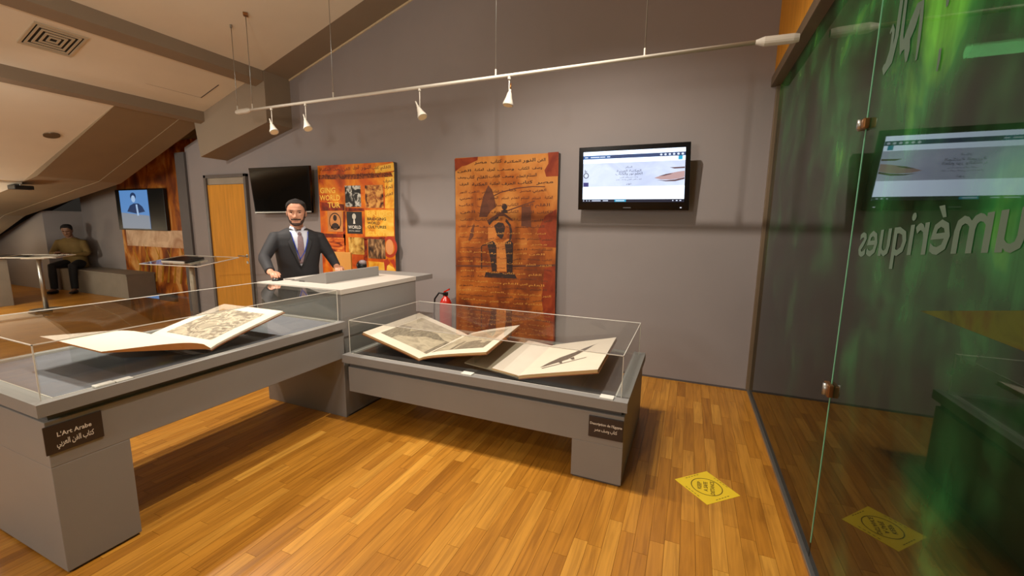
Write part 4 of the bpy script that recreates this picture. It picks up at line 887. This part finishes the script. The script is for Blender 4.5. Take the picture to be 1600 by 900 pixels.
def lectern(loc, ang, w, d, tilt, h, label, pole_m):
    t = thing('glass_lectern', (loc[0], loc[1], 0), label, 'lectern', 'glass lecterns')
    ca, sa = math.cos(ang), math.sin(ang); E1 = Vector((ca, sa, 0)); E2 = Vector((-sa * math.cos(tilt), ca * math.cos(tilt), math.sin(tilt))); C0 = Vector((loc[0], loc[1], h))
    Nn = E1.cross(E2)
    def Pn(a, b, c): return C0 + E1 * a + E2 * b + Nn * c
    g = MB().hexa([Pn(-w / 2, -d / 2, 0), Pn(w / 2, -d / 2, 0), Pn(w / 2, d / 2, 0), Pn(-w / 2, d / 2, 0), Pn(-w / 2, -d / 2, .012), Pn(w / 2, -d / 2, .012), Pn(w / 2, d / 2, .012), Pn(-w / 2, d / 2, .012)]).build('glass_top', CRADLE, t)
    e = MB(); r = .004
    for a, b in (((-w / 2, -d / 2), (w / 2, -d / 2)), ((w / 2, -d / 2), (w / 2, d / 2)), ((w / 2, d / 2), (-w / 2, d / 2)), ((-w / 2, d / 2), (-w / 2, -d / 2))): e.tube([Pn(a[0], a[1], .006), Pn(b[0], b[1], .006)], .007, 6)
    e.build('glass_edge', EDGE, g)
    MB().tube([(loc[0], loc[1], .012), (loc[0], loc[1], h - .02)], .032, 16).build('pole', pole_m, t, smooth=True)
    MB().tube([(loc[0], loc[1], 0), (loc[0], loc[1], .014)], .2, 28).build('base_plate', pole_m, t)
    MB().hexa([Pn(a * .16, b * .12, c) for c in (-.025, -.001) for a, b in ((-1, -1), (1, -1), (1, 1), (-1, 1))]).build('mounting_plate', EDGE, t)
    return Pn
GREYPOLE = mat('grey_pole', (150, 138, 118), .45, metal=.2)
Pn = lectern((-6.35, 3.62), math.radians(8), 1.0, .62, .12, .985, 'clear glass lectern with a dark book, in front of the mural', GREYPOLE)
t = thing('tablet', Pn(-.1, -.02, .012), 'dark flat tablet lying on the glass lectern before the mural', 'tablet')
MB().hexa([Pn(-.1 + a * .2, -.02 + b * .14, c) for c in (.0125, .035) for a, b in ((-1, -1), (1, -1), (1, 1), (-1, 1))]).build('body', mat('tablet_dark', (46, 42, 40), .5), t)
MB().hexa([Pn(-.1 + a * .19, -.02 + b * .13, c) for c in (.035, .037) for a, b in ((-1, -1), (1, -1), (1, 1), (-1, 1))]).build('screen', BLACK, t)
MB().hexa([Pn(-.1 + a * .2, -.165 + b * .006, c) for c in (.0125, .03) for a, b in ((-1, -1), (1, -1), (1, 1), (-1, 1))]).build('rest_lip', EDGE, t)
Pn = lectern((-10.05, 3.40), math.radians(35), .78, .42, .05, .905, 'clear glass lectern on a metal pole before the seated person', METAL)
for k, (a, b, w, lab) in enumerate(((.24, -.06, .16, 'white sheet lying on the right of the glass lectern before the seated person'), (-.2, .0, .16, 'dark card lying on the left of the glass lectern before the seated person'))):
    t = thing('paper_sheet' if k == 0 else 'dark_card', Pn(a, b, .012), lab, 'paper' if k == 0 else 'card')
    MB().hexa([Pn(a + i * w * .5, b + j * .1, c) for c in (.0125, .016) for i, j in ((-1, -1), (1, -1), (1, 1), (-1, 1))]).build('sheet', WHITE if k == 0 else BLACK, t)
t = thing('counter', (-11.55, 2.85, 0), 'grey counter with a dark top at the far left edge', 'counter')
MB().box(-12.1, -11.0, 2.35, 3.33, 0, .86).build('body', mat('bench_grey', (128, 118, 104)), t, .004)
MB().box(-12.2, -10.93, 2.3, 3.40, .86, .90).build('worktop', mat('counter_dark', (58, 54, 52), .4), t, .004)
t = thing('orange_box', (-11.6, 3.2, .9), 'orange rounded box on the counter at the far left edge', 'box')
MB().box(-11.85, -11.42, 3.08, 3.36, .90, 1.12).build('body', mat('orange_plastic', (214, 124, 30), .5), t, .06)
MB().box(-11.80, -11.47, 3.12, 3.32, 1.12, 1.135).build('lid', mat('orange_plastic', (214, 124, 30)), t, .006)
# ------------------------------------------------------------------ people
def remeshed(mb, name, m, parent, voxel, it=2, fac=.5):
    """union of closed pieces as one continuous skin"""
    me = bpy.data.meshes.new('tmp'); me.from_pydata([tuple(v) for v in mb.v], [], mb.f); me.update()
    bm = bmesh.new(); bm.from_mesh(me); bmesh.ops.recalc_face_normals(bm, faces=bm.faces); bm.to_mesh(me); bm.free()
    o = bpy.data.objects.new('tmp', me); COL.objects.link(o)
    md = o.modifiers.new('r', 'REMESH'); md.mode = 'VOXEL'; md.voxel_size = voxel
    if it:
        sm = o.modifiers.new('s', 'SMOOTH'); sm.factor = fac; sm.iterations = it
    r = bpy.data.meshes.new_from_object(o.evaluated_get(bpy.context.evaluated_depsgraph_get()))
    bpy.data.objects.remove(o); bpy.data.meshes.remove(me)
    r.name = name; r.materials.clear(); r.materials.append(m)
    off = world_loc(parent)
    r.transform(Matrix.Translation(-off))
    for p in r.polygons: p.use_smooth = True
    ob = bpy.data.objects.new(name, r); COL.objects.link(ob); ob.parent = parent
    return ob
HPROF = [(-.122, .012, .070, .050), (-.117, .026, .084, .030), (-.105, .042, .091, .005), (-.085, .055, .091, -.025), (-.06, .063, .089, -.055), (-.03, .068, .088, -.078), (0, .0715, .087, -.092),
         (.03, .0745, .090, -.098), (.06, .0745, .086, -.097), (.085, .068, .073, -.087), (.103, .052, .053, -.066), (.115, .032, .03, -.042), (.121, .012, .008, -.018)]
def gauss(x, z, cx, cz, sx, sz): return math.exp(-((x - cx) / sx) ** 2 - ((z - cz) / sz) ** 2)
def head_point(z, a, off=0.):
    """a = angle, 0 at the face front"""
    for (z0, w0, f0, b0), (z1, w1, f1, b1) in zip(HPROF, HPROF[1:]):
        if z <= z1: break
    t = min(1, max(0, (z - z0) / (z1 - z0))); w, f, b = lerp(w0, w1, t), lerp(f0, f1, t), lerp(b0, b1, t)
    s, c = math.sin(a), math.cos(a)
    p = .86
    x = (w + off) * math.copysign(abs(s) ** p, s); yc, hy = (f + b) / 2, (f - b) / 2 + off
    y = yc + hy * math.copysign(abs(c) ** p, c)
    if c > 0:
        y += .024 * gauss(x, z, 0, -.034, .012, .016) + .016 * gauss(x, z, 0, -.012, .009, .026) + .008 * gauss(abs(x), z, .013, -.038, .008, .009)
        y += .006 * gauss(x, z, 0, .03, .05, .012) - .011 * gauss(abs(x), z, .031, .006, .016, .012)
        y += .007 * gauss(x, z, 0, -.066, .024, .008) + .006 * gauss(x, z, 0, -.079, .02, .007) - .004 * gauss(x, z, 0, -.0725, .022, .003)
        y += .006 * gauss(x, z, 0, -.108, .022, .014) + .005 * gauss(abs(x), z, .042, -.02, .018, .018)
    return Vector((x, y, z))
def person(name, loc, facing, label, pose, cloth, skin, hairc, beard, cat='person', group=None):
    root = thing(name, loc, label, cat, group)
    R0 = Matrix.Rotation(facing, 4, 'Z')
    def T(p): return Vector(loc) + R0 @ Vector(p)
    def L(mb_pts): return [T(p) for p in mb_pts]
    hc = Vector(pose['head']); HR = Matrix.Rotation(pose['hyaw'], 4, 'Z') @ Matrix.Rotation(pose['hpitch'], 4, 'X'); hs = pose.get('hs', 1.03)
    def H(p): return T(hc + HR @ (Vector((p[0] * 1.07, p[1], p[2])) * hs))
    # --- one continuous body
    b = MB(); NA = 40
    zs = [-.1215 + .243 * i / 46 for i in range(47)]
    b.rings([[H(head_point(z, 2 * math.pi * j / NA)) for j in range(NA)] for z in zs])
    for sx in (-1, 1):
        b.ball((0, 0, 0), (.009, .019, .032), 10, 8); k = 9 * 10
        b.v[-k:] = [tuple(H((sx * .0735 + v[0], -.008 + v[1], -.008 + v[2]))) for v in b.v[-k:]]
    nb = Vector(pose['neck'])
    b.tube(L([nb, nb + (hc - nb) * .45 + Vector((0, -.012, 0)), hc + HR @ Vector((0, -.015, -.06))]), [.062, .056, .055], 16)
    tor = pose['torso']                       # (z, half width, front, back, y shift)
    def tring(r, off=0., n=32):
        z, a, f, bk, ys = r; o = []
        for j in range(n):
            t = 2 * math.pi * j / n; s, c = math.sin(t), math.cos(t)
            o.append((( a + off) * math.copysign(abs(s) ** .82, s), ys + (f + bk) / 2 + ((f - bk) / 2 + off) * math.copysign(abs(c) ** .9, c), z))
        return o
    b.rings([L(tring(r, -.026 if pose['collar'] - .05 < r[0] < pose['collar'] + .005 else 0)) for r in tor])
    jk = MB(); jk.rings([L(tring(r, .012)) for r in tor if r[0] <= pose['collar']] + [L(tring((pose['collar'] + .012, .078, .04, -.075, tor[-1][4]), .008))])
    tr = MB(); tr.rings([L(tring(r, .008)) for r in tor if r[0] <= pose['belt']])
    for sx, arm in ((1, pose['armR']), (-1, pose['armL'])):
        pts = [Vector(p) for p in arm]        # shoulder, elbow, wrist, knuckles
        sh, el, wr, kn = pts
        mid1, mid2 = (sh + el) / 2, (el + wr) / 2
        b.tube(L([sh, mid1, el, mid2, wr]), [.05, .047, .040, .036, .027], 14)
        jk.tube(L([sh + Vector((-sx * .03, 0, .0)), sh, mid1, el + (mid1 - el) * .1, el + (mid2 - el) * .15, mid2, wr + (el - wr) * .05]), [.058, .066, .060, .053, .051, .046, .041], 16)
        # hand: palm and five curled fingers
        d = (kn - wr).normalized(); up = Vector((0, 0, 1)); side = d.cross(up).normalized(); up = side.cross(d)
        inn = -side * sx if (side.x * sx) > 0 else side * sx     # towards the body's middle = thumb side
        b.tube(L([wr - d * .02, wr + d * .03, kn]), [(.022, .026), (.019, .038), (.015, .040)], 12)
        for q, (ln, off_) in enumerate(((.072, .030), (.082, .010), (.076, -.010), (.06, -.029))):
            o = kn + inn * off_ - d * .012
            b.tube(L([o, o + d * ln * .45 + up * .010, o + d * ln * .8 - up * .006, o + d * ln - up * .026]), [.0098, .0092, .0085, .007], 8)
        o = wr + d * .022 + inn * .030
        b.tube(L([o, o + d * .03 + inn * .022 - up * .004, o + d * .062 + inn * .026 - up * .016]), [.012, .0105, .008], 8)
    sh_ = MB()
    for sx, leg in ((1, pose['legR']), (-1, pose['legL'])):
        hp, kn, an, toe = [Vector(p) for p in leg]
        m1, m2 = (hp + kn) / 2, (kn * .62 + an * .38)
        b.tube(L([hp, m1, kn, m2, an]), [.085, .072, .054, .052, .036], 14)
        b.tube(L([an, an * .5 + toe * .5, toe]), [.036, .034, .026], 12)
        tr.tube(L([hp, m1, kn, m2, an + (m2 - an) * .02]), [.098, .086, .070, .066, .058], 16)
        d = (toe - an); d.z = 0; d.normalize(); a0 = Vector((an.x, an.y, toe.z))
        sh_ = MB()
        sh_.tube(L([a0 - d * .07, a0 - d * .05, a0, a0 + d * .09, a0 + d * .17, a0 + d * .195]), [(.02, .018), (.036, .034), (.042, .036), (.034, .044), (.026, .04), (.012, .02)], 14)
        sh_.build('shoe', BLACK, root, smooth=True)
    body = remeshed(b, 'body', skin, root, .0055, 1, .5)
    trousers = remeshed(tr, 'trousers', cloth['trousers'], root, .010, 3)
    jacket = remeshed(jk, 'jacket', cloth['jacket'], root, .009, 3)
    # --- hair, brows, beard, eyes
    def shell(mask, off, th, name, m):
        us = [2 * math.pi * j / 64 for j in range(65)]; zz = [-.118 + .238 * i / 56 for i in range(57)]
        outer, F = {}, []
        mbx = MB(); idx = {}
        def gi(i, j, o):
            key = (i, j % 64, o)
            if key not in idx: idx[key] = len(mbx.v); mbx.v.append(tuple(H(head_point(zz[i], us[j % 64], o))))
            return idx[key]
        cells = {(i, j) for i in range(56) for j in range(64) if mask((zz[i] + zz[i + 1]) / 2, (us[j] + us[j + 1]) / 2 if us[j + 1] <= math.pi else (us[j] + us[j + 1]) / 2 - 2 * math.pi)}
        for i, j in cells:
            q = [(i, j), (i, j + 1), (i + 1, j + 1), (i + 1, j)]
            mbx.f.append(tuple(gi(a, c, off + th) for a, c in q)); mbx.f.append(tuple(gi(a, c, off) for a, c in reversed(q)))
            for (da, db), (p, q2) in zip(((0, -1), (0, 1), (-1, 0), (1, 0)), (((i, j), (i + 1, j)), ((i, j + 1), (i + 1, j + 1)), ((i, j), (i, j + 1)), ((i + 1, j), (i + 1, j + 1)))):
                if (i + da, (j + db) % 64) not in cells: mbx.f.append((gi(*p, off), gi(*q2, off), gi(*q2, off + th), gi(*p, off + th)))
        return mbx.build(name, m, body, smooth=True)
    ab = abs
    def hair(z, a):
        a = ab(a)
        if a < .55: return z > .091 - .006 * a
        if a < 1.15: return z > .0877 - .07 * (a - .55)
        if a < 1.62: return z > (.012 if a > 1.3 else .03)
        return z > -.055 + .0 * a
    shell(hair, -.001, .0065, 'hair', hairc)
    hm = MB(); 
    cap = [[H(head_point(.112, 2 * math.pi * j / 24, .0065)) for j in range(24)], [H(head_point(.119, 2 * math.pi * j / 24, .008)) for j in range(24)], [H(Vector((0, -.005, .1285))) for j in range(24)]]
    hm.rings(cap); hm.build('hair_crown', hairc, body, smooth=True)
    if beard:
        def bd(z, a):
            a = ab(a)
            if a < .42 and -.088 < z < -.062 and a < .30: return False
            if a < .62: return z < -.090 or (-.062 < z < -.051)
            if a < .95: return z < -.074 + .05 * (a - .62)
            return a < 1.5 and z < -.052 + .16 * (a - .95) and z > -.108
        shell(bd, -.001, .0035, 'beard', mat('beard_brown', (62, 44, 36), .8, var=.2, scale=90))
        mb = MB(); mb.tube([H(head_point(-.0715, a, .0008)) for a in (-.26, -.13, 0, .13, .26)], [.0022, .004, .0048, .004, .0022], 8); mb.build('lips', mat('lip_pink', (150, 92, 80), .5, var=0), body, smooth=True)
    for sx in (-1, 1):
        e = MB(); c = head_point(.006, sx * .40); e.tube([H((sx * .019, c.y + .0015, .004)), H((sx * .031, c.y + .0035, .006)), H((sx * .043, c.y - .002, .005))], [.002, .0055, .002], 8); e.build('eye', mat('eye_dark', (40, 28, 22), .2, var=0), body, smooth=True)
        e = MB(); e.tube([H(head_point(.024, sx * t, .002)) for t in (.17, .32, .48, .6)], [.002, .0035, .0032, .0015], 6); e.build('eyebrow', hairc, body, smooth=True)
    return root, T, H, body, jacket, tring, tor

SKIN = mat('skin', (196, 140, 112), .5, var=.04, scale=20)
SUIT = mat('charcoal_suit', (38, 37, 40), .75, var=.12, scale=9)
HAIRD = mat('dark_brown_hair', (24, 17, 14), .95, var=.2, scale=60)
SHIRT = mat('pale_blue_shirt', (206, 208, 220), .7, var=.02); TIE = mat('mauve_tie', (136, 112, 116), .6, var=.1, scale=60)
LANY = mat('blue_lanyard', (30, 62, 168), .5, var=0)
stand = dict(head=(.01, .115, 1.636), hyaw=math.radians(-16), hpitch=math.radians(-7), neck=(0, .05, 1.43), collar=1.475, belt=1.0,
    torso=[(.80, .165, .115, -.115, 0), (.88, .182, .122, -.125, 0), (.98, .178, .115, -.11, .005), (1.10, .176, .112, -.105, .015), (1.22, .19, .12, -.112, .03), (1.32, .203, .122, -.116, .04), (1.39, .205, .108, -.112, .045), (1.43, .188, .088, -.10, .048), (1.462, .128, .064, -.084, .05), (1.49, .07, .045, -.06, .05)],
    armR=[(.190, .05, 1.395), (.318, .17, 1.205), (.305, .425, 1.10), (.292, .515, 1.092)],
    armL=[(-.190, .05, 1.395), (-.305, .045, 1.19), (-.325, .17, 1.10), (-.318, .245, 1.085)],
    legR=[(.095, 0, .90), (.105, .01, .50), (.11, -.02, .09), (.125, .16, .036)], legL=[(-.095, 0, .90), (-.105, .01, .50), (-.11, -.02, .09), (-.125, .16, .036)])
root, T, H, body, jacket, tring, tor = person('person', (-3.635, 3.065, 0), math.radians(-120), 'bearded person in dark suit, tie and blue lanyard standing behind the desk', stand, dict(jacket=SUIT, trousers=SUIT), SKIN, HAIRD, True)
def front(x, z, off):
    for r0, r1 in zip(tor, tor[1:]):
        if z <= r1[0]: break
    t = (z - r0[0]) / (r1[0] - r0[0]); z_, a, f, bk, ys = [lerp(p, q, t) for p, q in zip(r0, r1)]
    u = min(.999, abs(x) / (a + .012)); s = u ** (1 / .82); c = math.sqrt(max(0, 1 - s * s)) ** .9
    return T((x, ys + (f + bk) / 2 + ((f - bk) / 2 + .012) * c + off, z))
V0, V1 = 1.115, 1.462
def vw(z): return .004 + .078 * ((z - V0) / (V1 - V0)) ** .85 if z > V0 else .004
def strip(z0, z1, xl, xr, off, n=14, m=6): 
    return MB().grid(lambda u, v: front(lerp(xl(lerp(z0, z1, v)), xr(lerp(z0, z1, v)), u), lerp(z0, z1, v), off), [i / m for i in range(m + 1)], [j / n for j in range(n + 1)])
def thick(mb, name, m, par, th=.003):
    o = mb.build(name, m, par, smooth=True); md = o.modifiers.new('thick', 'SOLIDIFY'); md.thickness = th; md.offset = 0; return o
thick(strip(V0, V1, lambda z: -vw(z), lambda z: vw(z), .0045), 'shirt', SHIRT, root)
def tw(z): return .024 + .012 * (1.40 - z) / .28 if z < 1.40 else .017
thick(strip(1.14, 1.435, lambda z: -min(tw(z), vw(z)), lambda z: min(tw(z), vw(z)), .010), 'tie', TIE, root)
k = MB(); k.ball((0, 0, 0), (.019, .012, .017), 12, 8); c = front(0, 1.432, .012); k.v = [tuple(c + Vector(v)) for v in k.v]; k.build('tie_knot', TIE, root, smooth=True)
for sx in (-1, 1):
    thick(strip(1.112, 1.455, lambda z: sx * vw(z), lambda z: sx * (vw(z) + .004 + .040 * min(1, max(0, (1.40 - z) / .06 if z > 1.36 else (z - 1.11) / .2))), .008), 'lapel', mat('charcoal_lapel', (44, 43, 46), .7, var=.1), jacket, .005)
    thick(MB().add([T((sx * .012, .135, 1.447)), T((sx * .045, .135, 1.425)), T((sx * .082, .085, 1.462)), T((sx * .066, .075, 1.505)), T((sx * .03, .118, 1.487))], [(0, 1, 2, 3, 4)]), 'collar', SHIRT, root, .004)
    l = [front(sx * .078, 1.45, .012), front(sx * .062, 1.36, .013), front(sx * .034, 1.26, .013), front(.012, 1.185, .013)]
    MB().tube(l, [(.007, .002)] * 4, 8).build('lanyard', LANY, root)
MB().tube([front(.012, 1.19, .012), front(.012, 1.165, .012)], [.006, .004], 10).build('lanyard_clip', BLACK, root)
MB().tube([front(.0, 1.105, .008), front(.0, 1.105, .014)], .008, 12).build('jacket_button', BLACK, jacket)
sit = dict(head=(0, .16, 1.30), hyaw=math.radians(10), hpitch=math.radians(-28), neck=(0, .09, 1.10), collar=1.13, belt=.62, hs=1.03,
    torso=[(.492, .17, .13, -.12, -.02), (.55, .185, .13, -.13, -.01), (.66, .18, .12, -.12, .01), (.80, .19, .12, -.115, .035), (.95, .205, .12, -.115, .065), (1.04, .205, .105, -.115, .08), (1.09, .17, .08, -.10, .085), (1.13, .10, .055, -.075, .09), (1.16, .066, .04, -.055, .09)],
    armR=[(.198, .08, 1.05), (.30, .16, .80), (.12, .38, .82), (.06, .43, .85)], armL=[(-.198, .08, 1.05), (-.30, .16, .80), (-.12, .38, .80), (-.06, .43, .82)],
    legR=[(.09, .02, .592), (.17, .46, .568), (.19, .44, .09), (.22, .60, .036)], legL=[(-.09, .02, .592), (-.16, .46, .568), (-.17, .50, .09), (-.19, .66, .036)])
OLIVE = mat('olive_jacket', (108, 84, 38), .8, var=.1, scale=10)
person('person', (-12.22, 4.70, 0), math.radians(-138), 'dark-haired person in an olive jacket sitting on the bench in the far alcove', sit, dict(jacket=OLIVE, trousers=mat('black_trousers', (20, 20, 22), .8, var=.1)), mat('skin_deep', (120, 84, 62), .55, var=.04), HAIRD, False)
